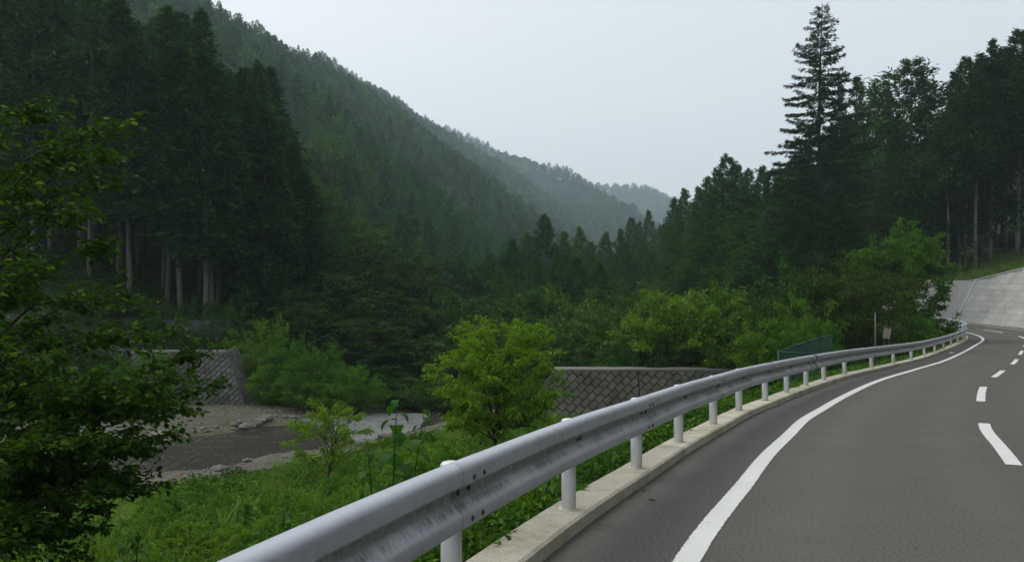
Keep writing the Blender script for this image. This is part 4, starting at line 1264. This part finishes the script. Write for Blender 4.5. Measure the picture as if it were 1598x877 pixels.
for k, (px, tp, d, R) in enumerate([(715, 468, 68, 4.0), (770, 482, 66, 3.6), (835, 458, 67, 4.6), (893, 468, 62, 3.6), (938, 486, 58, 3.2), (700, 522, 57, 3.0), (752, 505, 58, 3.4), (862, 512, 55, 3.2), (912, 500, 54, 3.4), (972, 446, 78, 4.2), (1003, 452, 70, 3.2), (818, 528, 52, 2.6), (962, 528, 52, 2.4), (880, 548, 50, 2.2), (945, 550, 49, 2.0), (1030, 476, 62, 3.0), (800, 500, 60, 3.0), (680, 492, 66, 3.4)]):
    src, H0, R0 = ((BM[k % 3], 6, 3.6), (BD[k % 3], 11, 5.0), (BM[(k + 1) % 3], 6, 3.6), (BK[k % 2], 3.0, 2.4))[k % 4]
    btree(src, H0, R0, px, tp, d, R, 'green leafy tree in the thicket upstream of the masonry wall', 'leafy trees of the valley thicket')
btree(BY, 6, 3.6, 1056, 456, 47.5, 3.4, 'bright leafy tree with upright shoots rising behind the masonry wall')
btree(BL[1], 6, 3.6, 1121, 449, 49, 3.0, 'round green tree behind the right part of the masonry wall')
for px, tp, d, R in [(1008, 500, 48.5, 2.2), (1085, 500, 48, 2.4), (1160, 508, 46, 2.6), (975, 545, 47, 1.6), (1040, 535, 47, 2), (1190, 520, 43, 2.2)]:
    btree(BK[int(px) % 2], 3.0, 2.4, px, tp, d, R, 'low green bush growing along the top of the masonry wall', 'bushes behind the masonry wall', 'leafy_bush', 'bush')

BR = broadleaf(161, 8.5, 3.6, 1.6, 30, 10, 62, .24, .13, M['broad_lively'], .45, -.6, 1, .3, .085)
btree(BR, 8.5, 3.6, 1400, 360, 54, 3.2, 'bright green round tree beside the road bend, in front of the block wall')
BO = broadleaf(162, 5, 4.0, .5, 30, 10, 66, .17, .085, M['broad_olive'], .40, -.5, 1, .45, .09)
btree(BO, 5, 4.0, 1318, 414, 45, 4.0, 'wide olive green drooping tree behind the sign by the road')
btree(BK[0], 3.0, 2.4, 1232, 436, 44, 2.3, 'pale green bush at the left of the wide olive green tree', None, 'leafy_bush', 'bush')
for px, tp, d, R in [(1215, 500, 40, 1.9), (1262, 505, 38, 1.7), (1420, 500, 50, 2.0), (1452, 488, 55, 1.8), (1245, 470, 42, 2.0)]:
    btree(BU[int(px) % 3], 2.6, 2.2, px, tp, d, R, 'bright low bush at the foot of the roadside trees beyond the green net fence', 'low bushes under the roadside trees', 'leafy_bush', 'bush')
for px, tp, d, R in [(418, 512, 54, 1.8), (455, 535, 52, 2.0), (500, 548, 50, 2.1), (548, 575, 49, 2.0), (375, 515, 57, 2.0), (435, 570, 50.5, 1.7), (480, 588, 49, 1.8), (425, 605, 51, 1.3), (520, 605, 48, 1.3), (395, 540, 55, 1.6)]:
    btree(BU[int(px) % 3], 2.6, 2.2, px, tp, d, R, 'bright green bush beside the sloping end of the stone wall across the river', 'bright bushes across the river', 'leafy_bush', 'bush')
for px, tp, d, R in [(590, 580, 55, 2.4), (640, 595, 54, 2.2), (560, 545, 60, 2.6), (620, 560, 60, 2.6), (690, 590, 52, 2), (520, 600, 52, 1.6), (680, 545, 60, 2.6), (820, 590, 47, 1.6), (850, 560, 50, 2)]:
    btree(BK[int(px) % 2], 3.0, 2.4, px, tp, d, R, 'dim green bush in the hollow where the river comes from behind the near tree', 'bushes at the river hollow', 'leafy_bush', 'bush')
for px, tp, d, R in [(215, 470, 59.5, 1.5), (255, 478, 59.2, 1.3), (300, 475, 59.4, 1.4), (345, 478, 59.3, 1.4), (180, 450, 61, 1.8), (120, 440, 62, 2), (235, 497, 57.2, 1.0), (285, 505, 57, 1.1), (325, 502, 57, 1.0), (365, 490, 58, 1.4), (190, 500, 57, 1.3)]:
    btree(BK[int(px) % 2], 3.0, 2.4, px, tp, d, R, 'low bush growing over the terrace edge among the cedar trunks', 'bushes on the cedar terrace', 'leafy_bush', 'bush')
for px, tp, d, R in [(90, 590, 44, 2), (140, 600, 43, 1.8), (190, 610, 43, 1.6), (40, 560, 45, 2.4), (235, 555, 49.6, 1.5), (255, 618, 46, 1.2), (180, 560, 49.5, 1.8)]:
    btree(BU[int(px) % 3], 2.6, 2.2, px, tp, d, R, 'green bush on the far gravel bank, seen through the near branches', 'bushes on the far gravel bank', 'leafy_bush', 'bush')

# young tree by the river bank, in front of the masonry wall
CT = broadleaf(171, 4.7, 2.22, 1.0, 34, 10, 44, .160, .070, M['broad_bright'], .42, -.78, 1, .6, .085, 'bark_dark', 'blade')
x, y = wx(770, 27.0), 27.0
plant('maple_tree', CT, x, y, 1.0, 1.02, 'young bright yellow green tree with layered leaves standing on the river bank', 'tree', rz=.4)
SP = broadleaf(172, 2.6, 1.15, .6, 16, 6, 30, .12, .045, M['broad_bright'], .5, -.4, 1, .5, .12, 'bark_dark', 'blade')
plant('sapling', SP, wx(510, 24), 24.0, .95, .98, 'thin airy sapling with yellow green leaves in front of the river', 'tree', rz=1.0)
for px, d, s_, lab in [(690, 18.5, .8, 'light green shrub at the foot of the young bright tree, left of its trunk'), (560, 22.5, .55, 'small leafy shrub between the sapling and the tall weeds'), (850, 24, .75, 'low green shrub right of the young bright tree')]:
    plant('leafy_bush', BU[px % 3], wx(px, d), d, .55 * s_ * 1.1, s_ * .55, lab, 'bush')

for px, d, R, H in [(585, 19, .8, .9), (640, 17, .75, 1.0), (690, 15.5, .6, .75), (735, 18.5, .8, .9), (620, 13.5, .5, .7), (560, 15, .6, .7), (800, 19, .8, .8), (520, 18, .7, .8), (455, 17, .7, .75), (400, 15, .6, .75),
                    (340, 16, .8, .9), (300, 13, .6, .8), (250, 15, .8, .9), (500, 13, .5, .65), (430, 12, .5, .6), (360, 11.5, .55, .7), (880, 26, .9, .8), (830, 15.5, .5, .6), (285, 19, .9, .9), (665, 21, .8, 1.0)]:
    plant('leafy_bush', BU[px % 3], wx(px, d), d, R / 2.3, H / 2.9, 'low leafy shrub among the weeds of the near river bank', 'bush', 'low shrubs on the near river bank')

# tall weeds with big leaves behind the rail
def weed(seed, H, nleaf, L, lab, x, y, lean, group=None):
    r_ = np.random.default_rng(seed)
    z = ground_z(x, y)
    t = thing('tall_weed', (x, y, z), lab, 'plant', group)
    st_ = np.array([(0, 0, -.1), (lean * .3, 0, H * .4), (lean, .05, H)])
    c = catmull(st_, H / 6)
    b_ = MB(); b_.tube(c, np.linspace(.014, .005, len(c)), 6); obj('stem', b_.mesh('stem', M['weed'], True), t)
    for k in range(nleaf):
        f = .25 + .75 * (k + .5) / nleaf
        p = np.array([np.interp(f, np.linspace(0, 1, len(c)), c[:, j]) for j in range(3)])
        az = k * 2.4 + r_.normal(0, .3)
        l = L * (1.15 - .6 * f ** 2) * r_.uniform(.8, 1.1)
        D0 = np.array([math.cos(az), math.sin(az), 0])
        s = np.linspace(0, 1, 6)
        mid = p + D0 * (l * np.sin(s * 1.35) / 1.2)[:, None] + np.array([0, 0, 1.0]) * (l * (.35 * s - .95 * s ** 2))[:, None]
        wd = l * .33 * np.sin(PI * np.clip(s * .92 + .06, 0, 1)) ** .8
        S = np.array([-D0[1], D0[0], 0])
        V = np.stack([mid - S * wd[:, None] + [0, 0, .1 * l * .3], mid, mid + S * wd[:, None] + [0, 0, .1 * l * .3]], 1).reshape(-1, 3)
        i = np.arange(5)[:, None] * 3 + np.arange(2)[None]
        obj('leaf', make_mesh('leaf', V, [np.stack([i, i + 1, i + 4, i + 3], -1).reshape(-1, 4)], M['weed'], True), t)
xw, yw = wx(612, 10.5), 10.5
weed(1, wz(620, 10.5) - ground_z(xw, yw), 16, .36, 'tall weed with big drooping leaves and a pale top, in front of the river gravel', xw, yw, .06)
xw, yw = wx(640, 11.5), 11.5
weed(2, wz(635, 11.5) - ground_z(xw, yw), 12, .30, 'second thinner tall weed just right of the big leaved one', xw, yw, .22)
xw, yw = wx(585, 9.5), 9.5
weed(3, wz(690, 9.5) - ground_z(xw, yw), 12, .24, 'shorter weed at the left foot of the big leaved one', xw, yw, -.1)

rw_ = np.random.default_rng(31)
k = 0
while k < 34:
    d = rw_.uniform(6.5, 24); px = rw_.uniform(60, 900)
    x = wx(px, d)
    s_, _ = poly_sd(np.array([x]), np.array([d]), KC, KA); r__, _ = poly_sd(np.array([x]), np.array([d]), RC, RA)
    if s_[0] < 1.6 or -r__[0] - RW < 1.5: continue
    weed(100 + k, rw_.uniform(.45, .95), int(rw_.integers(9, 15)), rw_.uniform(.14, .26), 'leafy weed standing in the grass of the river bank', x, d, rw_.uniform(-.15, .15), 'weeds on the river bank')
    k += 1

# ------------------------------------------------------------------ the near tree whose branches fill the left
nt_ = thing('broadleaf_tree', (-6.0, 7.6, ground_z(-6.0, 7.6)), 'near broadleaf tree whose leafy branches reach in from the left edge', 'tree')
n0 = np.array(nt_.location)
r_ = np.random.default_rng(8)
wood = MB()
trunk_c = catmull(np.array([(-6.0, 7.6, n0[2] - .4), (-5.6, 7.7, -.6), (-5.45, 7.8, .8), (-5.6, 7.9, 2.4), (-5.4, 8.0, 3.8)]), .4)
wood.tube(trunk_c - n0, np.linspace(.15, .05, len(trunk_c)), 10)
tips = [(186, 205, 7.5), (160, 285, 7.6), (60, 195, 8), (-10, 230, 7.2), (125, 345, 7), (176, 255, 8.1), (168, 395, 7.6), (60, 420, 7), (320, 605, 7.2), (300, 555, 8), (262, 525, 8.4), (205, 520, 7), (285, 640, 7.6), (150, 600, 6.6),
        (205, 640, 7), (215, 700, 7.4), (160, 745, 7), (60, 690, 6.5), (85, 560, 6.6), (30, 770, 7), (120, 485, 8), (40, 480, 7.5), (205, 770, 7.8), (110, 260, 7.4), (30, 300, 7), (90, 640, 7.8), (20, 590, 7.2), (130, 690, 6.4), (250, 590, 6.8), (10, 400, 8), (20, 700, 8), (100, 740, 7.4), (150, 650, 7.2), (60, 610, 7), (110, 540, 7.6), (240, 640, 7.0), (180, 690, 6.8), (90, 790, 7.6), (120, 720, 7.9), (50, 540, 7.4), (200, 470, 7.8), (0, 640, 6.8), (30, 730, 6.4), (20, 815, 6.4), (70, 835, 6.7), (125, 825, 7.1), (165, 800, 7.3), (45, 700, 6.3), (10, 850, 6.3), (100, 865, 6.9), (190, 740, 7.0), (230, 760, 7.5), (145, 770, 6.7), (80, 770, 7.2), (35, 640, 7.5), (260, 680, 7.9)]
LC, LD = [], []
for k, (px, py, d) in enumerate(tips):
    e = np.array([wx(px, d), d, wz(py, d)])
    hz_ = np.clip(e[2] - .1 - .45 * abs(e[0] + 5.5), -.9, 3.6)
    s0 = np.array([np.interp(hz_, trunk_c[:, 2], trunk_c[:, c]) for c in range(3)])
    md = s0 * .45 + e * .55 + np.array([0, 0, .25]) + r_.normal(0, .08, 3)
    c = catmull([s0, md, e], .15)
    wood.tube(c - n0, np.linspace(.022, .004, len(c)), 5, False)
    L_ = np.linalg.norm(e - s0)
    ntw = int(7 + L_ * 8)
    for w in range(ntw):
        f = 1 - .75 * r_.random() ** 1.3 if w else 1.0
        p = np.array([np.interp(f, np.linspace(0, 1, len(c)), c[:, q]) for q in range(3)])
        od = norm(norm(e - s0) + r_.normal(0, .75, 3) * np.array([1, 1, .5]) + np.array([0, 0, -.15]))
        tw = r_.uniform(.18, .42)
        p1 = p + od * tw
        wood.tube([p - n0, (p + p1) / 2 - n0 + [0, 0, .015], p1 - n0], [.005, .0035, .002], 3, False)
        m_ = r_.integers(11, 19)
        tl = (np.arange(m_) + .5) / m_
        LC.append(p + (p1 - p) * tl[:, None] + r_.normal(0, .035, (m_, 3)) * np.array([1, 1, .7]))
        sd = np.cross(od, [0, 0, 1.0]) * np.where(np.arange(m_) % 2, 1, -1)[:, None]
        LD.append(od * .6 + sd * .8 + r_.normal(0, .3, (m_, 3)) + np.array([0, 0, -.25]))
LC = np.concatenate(LC); LD = norm(np.concatenate(LD)); n = len(LC)
LNv = np.array([0, 0, 1.0]) + r_.normal(0, .45, (n, 3))
Ls = r_.uniform(.050, .092, n)
obj('trunk', wood.mesh('trunk', M['bark_dark'], True), nt_)
pxs = CX + LC[:, 0] / LC[:, 1] * F; pys = HY - (LC[:, 2] - CAMZ) / LC[:, 1] * F
vis = (pxs > 0) & (pys < 877)
order = np.argsort(-(Ls / LC[:, 1]) * vis)
big = np.zeros(n, dtype=bool); big[order[:290]] = True
V, Q = leaf_arrays(LC[~big] - n0, LD[~big], LNv[~big], Ls[~big], Ls[~big] * .62, .22, 'blade')
tag(obj('foliage', make_mesh('foliage', V, [Q], M['maple_near']), nt_), kind='stuff')
V, Q = leaf_arrays(np.zeros((1, 3)), np.array([[1.0, 0, 0]]), np.array([[0, 0, 1.0]]), 1.0, .62, .22, 'blade')
leaf_me = make_mesh('leaf', V, [Q], M['maple_near'])
from mathutils import Matrix
for k in np.where(big)[0]:
    D = LD[k]; S = norm(np.cross(D, LNv[k])); U = np.cross(S, D)
    o = obj('leaf', leaf_me, nt_)
    o.matrix_local = Matrix(((D[0] * Ls[k], -S[0] * Ls[k], U[0] * Ls[k], LC[k, 0] - n0[0]), (D[1] * Ls[k], -S[1] * Ls[k], U[1] * Ls[k], LC[k, 1] - n0[1]), (D[2] * Ls[k], -S[2] * Ls[k], U[2] * Ls[k], LC[k, 2] - n0[2]), (0, 0, 0, 1)))

# ------------------------------------------------------------------ grass, ground cover and scrub (stuff)
def grass_clump(seed, nb, H, spread, w):
    r_ = np.random.default_rng(seed)
    Vs, Fs = [], []
    for k in range(nb):
        a = r_.uniform(0, 6.28); r0 = spread * math.sqrt(r_.random()) * .6
        h = H * r_.uniform(.5, 1.1); bend = r_.uniform(.15, .75) * h
        s = np.linspace(0, 1, 5)
        d = np.array([math.cos(a), math.sin(a)]); sd = np.array([-d[1], d[0]])
        a2 = r_.uniform(0, 6.28); base = r0 * np.array([math.cos(a2), math.sin(a2)])
        xy = base + d * (bend * s ** 2)[:, None]; z = h * (s - .28 * s ** 2.5)
        ww = w * (1 - s ** 1.5) * .5 + .0008
        V = np.stack([np.column_stack([xy - sd * ww[:, None], z]), np.column_stack([xy + sd * ww[:, None], z])], 1).reshape(-1, 3)
        i = np.arange(4)[:, None] * 2
        Fs.append(np.concatenate([i, i + 1, i + 3, i + 2], 1) + k * 10); Vs.append(V)
    return make_mesh('grass_clump', np.concatenate(Vs), [np.concatenate(Fs)], M['grass'])
def leafy_clump(seed, n, R, H, L, W, matl, kind='kite'):
    r_ = np.random.default_rng(seed)
    rr = R * np.sqrt(r_.random(n)); a = r_.uniform(0, 6.28, n)
    z = H * (1 - (rr / R) ** 2 * .6) * r_.uniform(.35, 1.0, n)
    C = np.stack([rr * np.cos(a), rr * np.sin(a), z], -1)
    D = np.stack([np.cos(a), np.sin(a), r_.normal(-.1, .4, n)], -1) + r_.normal(0, .5, (n, 3))
    V, T = leaf_arrays(C, D, np.array([0, 0, 1.0]) + r_.normal(0, .45, (n, 3)), L * (.6 + .7 * r_.random(n)), W * (.7 + .5 * r_.random(n)), .2, kind)
    return make_mesh('leaf_clump', V, [T], matl)
GR = [grass_clump(200 + k, 34, .78, .32, .016) for k in range(4)]
GC = [leafy_clump(210 + k, 150, .32, .26, .075, .038, M['cover']) for k in range(4)]
GB = [leafy_clump(216 + k, 120, .40, .42, .13, .065, M['cover'], 'blade') for k in range(3)]
SC = [leafy_clump(220 + k, 330, 1.0, 1.1, .20, .11, M['scrub']) for k in range(3)]

SB = [leafy_clump(226 + k, 420, .55, .62, .11, .05, M['bank_scrub'], 'blade') for k in range(3)]
GL = [grass_clump(240 + k, 44, 1.15, .45, .021) for k in range(3)]

def field(x0, x1, y0, y1, sp):
    gx, gy = np.meshgrid(np.arange(x0, x1, sp), np.arange(y0, y1, sp))
    gx = gx.ravel() + rng.uniform(-.5, .5, gx.size) * sp; gy = gy.ravel() + rng.uniform(-.5, .5, gy.size) * sp
    s, a = poly_sd(gx, gy, KC, KA); r, ra = poly_sd(gx, gy, RC, RA)
    px = CX + gx / np.maximum(gy, .5) * F
    ok = (px > -260) & (px < 1750)
    return gx[ok], gy[ok], s[ok], r[ok]
def lay(name, gx, gy, meshes, s0, s1, zs=1.0, sink=.03, far_s=1.0):
    n = len(gx)
    z = terrain(gx, gy) - sink
    k = rng.uniform(s0, s1, n) * np.interp(gy, [9, 20], [1.0, far_s])
    scatter(name, np.stack([gx, gy, z], -1), np.stack([rng.normal(0, .08, n), rng.normal(0, .08, n), rng.uniform(0, 6.28, n)], -1), np.stack([k, k, k * zs * rng.uniform(.8, 1.25, n)], -1), rng.integers(0, len(meshes), n), meshes)
nz = lambda x, y, f, p: np.sin(x * f + p) * np.cos(y * f * 1.13 - p) + .5 * np.sin(x * f * 2.7 - y * f * 2.1 + p)

gx, gy, s, r = field(-24, 26, 1.0, 50, .28)
rr = -r - RW
m1 = (s > .32) & (s < 19) & (r < 0) & (rr > 1.5 + 2.2 * (gy > 22)) & (rng.random(len(gx)) < np.clip(1.35 - gy / 48, .35, 1)) & ~((gy > 41) & (gx > 0) & (gx < 14.5))
gmask = (nz(gx, gy, .55, .7) + np.clip((s - 4.5) * .35, -1.2, 1.0) > .75)
far = gy > 17
a_ = m1 & ~gmask
lay('ground_cover', gx[a_], gy[a_], GC, .8, 1.35)
gx2, gy2, s2, r2 = field(-22, 22, 3.0, 46, .42)
rr2 = -r2 - RW
b_ = (s2 > 1.0) & (r2 < 0) & (rr2 > .8 + 2.2 * (gy2 > 22)) & (nz(gx2, gy2, .8, 2.7) > .2) & ~((gy2 > 41) & (gx2 > 0))
lay('leafy_weeds', gx2[b_], gy2[b_], GB, .7, 1.3)
gx3, gy3, s3, r3 = field(-26, 10, 3.0, 42, .36)
rr3 = -r3 - RW
c_ = (s3 > 2.2) & (r3 < 0) & (rr3 > 1.3 + 2.0 * (gy3 > 21) + .9 * np.sin(gx3 * .9)) & (nz(gx3, gy3, .55, .7) + np.clip((s3 - 4.5) * .35, -1.2, 1.0) > .45)
lay('grass', gx3[c_], gy3[c_], GR, .6, 1.2, far_s=.6)
c2_ = c_ & (nz(gx3, gy3, .7, 3.1) > .1) & (rng.random(len(gx3)) < .6)
lay('long_grass', gx3[c2_], gy3[c2_], GL, .6, 1.2, far_s=.6)
# grass verge under the far half of the rail, and on the slope above the block wall
gx4, gy4, s4, r4 = field(6, 40, 19, 66, .34)
d_ = (s4 > .22) & (s4 < 4.5)
lay('verge_grass', gx4[d_], gy4[d_], GR, .35, .65, .8)
gx5, gy5, s5, r5 = field(40, 90, 48, 110, .8)
_, a5 = poly_sd(gx5, gy5, KC, KA)
u5 = -s5 - WALL_OFF - .5 * wall_h(a5)
e_ = (u5 > .7) & (u5 < 13) & (a5 > w_a0)
lay('slope_grass', gx5[e_], gy5[e_], GR, 1.0, 1.8, .55)
gxb, gyb, sb, rb = field(-24, 16, 4.0, 42, .85)
rrb = -rb - RW
kb = (sb > 2.6) & (rb < 0) & (rrb > 1.0 + 2.4 * (gyb > 21)) & (nz(gxb, gyb, .45, 1.9) > -.25) & (rng.random(len(gxb)) < .62)
lay('bank_scrub', gxb[kb], gyb[kb], SB, .45, 1.05, far_s=.75)
# scrub under the trees of both banks
gx6, gy6, s6, r6 = field(-75, 75, 40, 125, 1.5)
rr6 = np.abs(r6) - RW
f_ = (((r6 < 0) & (rr6 > 2.0) & (s6 > 4) & (gy6 > 50)) | ((r6 > 0) & (rr6 > 12.0) & ~((rr6 > 17.5) & (rr6 < 27) & (gy6 < 66) & (rng.random(len(gx6)) < .35) & (gx6 > -36))) | ((s6 < -24)))
lay('scrub', gx6[f_], gy6[f_], SC, .8, 1.5)
gx7, gy7, s7, r7 = field(-40, -8, 30, 52, .8)
rr7 = np.abs(r7) - RW
g_ = (r7 > 0) & (rr7 > 5) & (rr7 < 13) & (nz(gx7, gy7, .9, .2) + (rr7 - 8) * .22 > .35)
lay('bank_grass', gx7[g_], gy7[g_], GR, .6, 1.0, .7)
# pebbles of the gravel banks
gx8, gy8, s8, r8 = field(-32, 0, 24, 52, .30)
rr8 = np.abs(r8) - RW
h_ = ((r8 > 0) & (rr8 > -.2) & (rr8 < 8)) | ((r8 < 0) & (rr8 > -.2) & (rr8 < 4.0))
h_ &= rng.random(len(gx8)) < .75
lay('gravel', gx8[h_], gy8[h_], stone_me, .035, .12, .8, .0)
print('scatter counts', a_.sum(), b_.sum(), c_.sum(), d_.sum(), e_.sum(), f_.sum(), g_.sum(), h_.sum())

# heap of brush on the cedar terrace
for px, py, d, lab in [(318, 458, 60.5, 'heap of dead brush lying between the cedar trunks on the terrace'), (180, 452, 61.5, 'smaller heap of dead sticks on the terrace, left of the thick trunked cedar')]:
    x = wx(px, d); z = ground_z(x, d)
    b2 = MB(); r2_ = np.random.default_rng(int(px))
    for k in range(46):
        c = np.array([r2_.normal(0, .9), r2_.normal(0, .5), abs(r2_.normal(.15, .3))]); a = r2_.uniform(0, 6.28); l = r2_.uniform(.4, 1.2)
        dv = np.array([math.cos(a), math.sin(a) * .6, r2_.normal(0, .25)]) * l
        b2.tube([c - dv / 2, c + dv / 2 + [0, 0, .05]], [.035, .02], 4, False)
    tag(obj('brush_heap', b2.mesh('brush_heap', M['deadwood']), None, (x, d, z)), lab, 'brush heap', kind='stuff')

# ------------------------------------------------------------------ green net fence
nf = thing('net_fence', (7.7, 23.2, ground_z(7.7, 23.2)), 'dark green metal net fence behind the bend of the guard rail', 'fence')
fl = np.array(nf.location)
fpts = [np.array(p) for p in ((8.95, 22.75), (8.05, 23.2), (9.35, 25.6), (10.7, 28.0), (12.1, 30.4), (13.55, 32.6))]
ftop = [.70, .76, .85, .95, 1.05, 1.15]
fpb = MB(); fpb.tube([(0, 0, -1.6), (0, 0, 0)], .03, 8); fp_me = fpb.mesh('post', M['net_green'], True)
for p, t in zip(fpts, ftop): obj('post', fp_me, nf, np.array([p[0], p[1], t + .03]) - fl)
for k in range(len(fpts) - 1):
    p, q_ = fpts[k], fpts[k + 1]; t0, t1 = ftop[k], ftop[k + 1]
    b2 = MB()
    A0, A1 = np.array([*p, t0]) - fl, np.array([*q_, t1]) - fl
    b2.tube([A0, A1], .024, 6); b2.tube([A0 - [0, 0, 1.15], A1 - [0, 0, 1.15]], .02, 6)
    obj('frame', b2.mesh('frame', M['net_green'], True), nf)
    b2 = MB(); l = np.linalg.norm(A1 - A0); nb = int(l / .055)
    for w in range(1, nb):
        c = A0 + (A1 - A0) * w / nb
        b2.tube([c, c - [0, 0, 1.15]], .0042, 3, False)
    for w in range(1, 20):
        b2.tube([A0 - [0, 0, 1.15 * w / 20], A1 - [0, 0, 1.15 * w / 20]], .0042, 3, False)
    tag(obj('net', b2.mesh('net', M['net_green']), nf), kind='stuff')

# sign post, leaning sign board and stake
sx_, sy_ = wx(1366, 40), 40.0
sp = thing('sign_pole', (sx_, sy_, ground_z(sx_, sy_)), 'straight thin grey pole standing behind the guard rail, left of the leaning notice board', 'pole')
b2 = MB(); b2.tube([(0, 0, -.3), (0, 0, wz(488, 40) - ground_z(sx_, sy_))], .035, 8); obj('shaft', b2.mesh('shaft', M['pole_grey'], True), sp)
b2 = MB(); b2.tube([(0, 0, 0), (0, 0, .03), (0, 0, .045)], [.042, .04, .015], 8); obj('cap', b2.mesh('cap', M['pole_grey'], True), sp, (0, 0, wz(488, 40) - ground_z(sx_, sy_) - .01))

def board_mat():
    m, nt, b, o = mat('notice_print')
    g = coord(nt, 'Generated')
    sep = nt.nodes.new('ShaderNodeSeparateXYZ'); nt.links.new(g, sep.inputs[0])
    mp = nt.nodes.new('ShaderNodeMapping'); mp.inputs['Scale'].default_value = (22, 1, 13); nt.links.new(g, mp.inputs[0])
    n1 = noise(nt, 1.0, 3, .6, mp.outputs[0])
    rows_ = math_(nt, 'FRACT', math_(nt, 'MULTIPLY', sep.outputs['Z'], 6.0))
    inrow = math_(nt, 'MULTIPLY', math_(nt, 'GREATER_THAN', rows_, .35), math_(nt, 'LESS_THAN', rows_, .8))
    mar = math_(nt, 'MULTIPLY', math_(nt, 'GREATER_THAN', sep.outputs['X'], .1), math_(nt, 'LESS_THAN', sep.outputs['X'], .9))
    ink = math_(nt, 'MULTIPLY', math_(nt, 'MULTIPLY', inrow, mar), ramp(nt, n1, [(.42, 0.0), (.55, .8)]))
    c = mix(nt, ink, (.36, .34, .28), (.10, .07, .06))
    nt.links.new(c, b.inputs['Base Color']); b.inputs['Roughness'].default_value = .6
    return m
M['notice'] = board_mat()
bx, by = wx(1384, 38), 38.0
zg = ground_z(bx, by)
nb_ = thing('notice_board', (bx, by, zg), 'small pale notice board leaning on thin wooden stakes behind the guard rail', 'sign', rz=math.radians(-18))
b2 = MB(); b2.box((0, -.03, 0), (.32, .02, .50)); bo = obj('board', b2.mesh('board', M['notice']), nb_, (0, 0, wz(520, 38) - zg)); bo.rotation_euler = (0, math.radians(9), 0)
hs_ = wz(505, 38) - zg
b2 = MB(); b2.tube([(-.30, .02, -.2), (.02, .02, hs_ + .15)], .022, 6); obj('stake', b2.mesh('stake', M['wood_old']), nb_)
b2 = MB(); b2.tube([(-.02, .015, -.2), (.10, .015, wz(516, 38) - zg)], .02, 6); obj('stake', b2.mesh('stake', M['wood_old']), nb_)

# litter on the road edge
P, T, R = k_at(np.array(arc_of(22.5, 40.5)))
b2 = MB(); b2.box((0, 0, .03), (.22, .12, .06), .4, .5); b2.box((.09, .03, .02), (.10, .10, .04), 1.0, .6)
q_ = P + R * .62
tag(obj('scrap', b2.mesh('scrap', M['litter']), None, (*q_, float(road_z(arc_of(*q_))))), 'small white scrap of litter lying on the road edge near the far rail posts', 'litter')
for k, (px, py) in enumerate([(1000, 768), (1118, 681), (1020, 783)]):
    d = CAMZ * F / (py - HY)
    b2 = MB(); r2_ = np.random.default_rng(k)
    V, Q = leaf_arrays(r2_.normal(0, .05, (7, 3)) * [1.4, .7, 0] + [0, 0, .012], r2_.normal(0, 1, (7, 3)) * [1, 1, .15], np.tile([0, 0, 1.0], (7, 1)) + r2_.normal(0, .3, (7, 3)), .035, .014, .3, 'blade')
    tag(obj('dead_leaves', make_mesh('dead_leaves', V, [Q], M['dead_leaf']), None, (wx(px, d), d, .004)), 'few curled brown dead leaves on the asphalt beside the kerb', 'dead leaves', 'dead leaves beside the kerb', 'stuff')

# ------------------------------------------------------------------ haze
hb = MB(); hb.box((300, 1280, 225), (4200, 2960, 700))
mh = bpy.data.materials.new('haze'); mh.use_nodes = True
hn = mh.node_tree; hn.nodes.clear()
ho = hn.nodes.new('ShaderNodeOutputMaterial'); hv = hn.nodes.new('ShaderNodeVolumePrincipled')
hv.inputs['Color'].default_value = (.74, .92, 1.0, 1); hv.inputs['Density'].default_value = HAZE_DENSITY; hv.inputs['Anisotropy'].default_value = .2
hn.links.new(hv.outputs[0], ho.inputs['Volume'])
tag(obj('haze', hb.mesh('haze', mh)), kind='stuff')
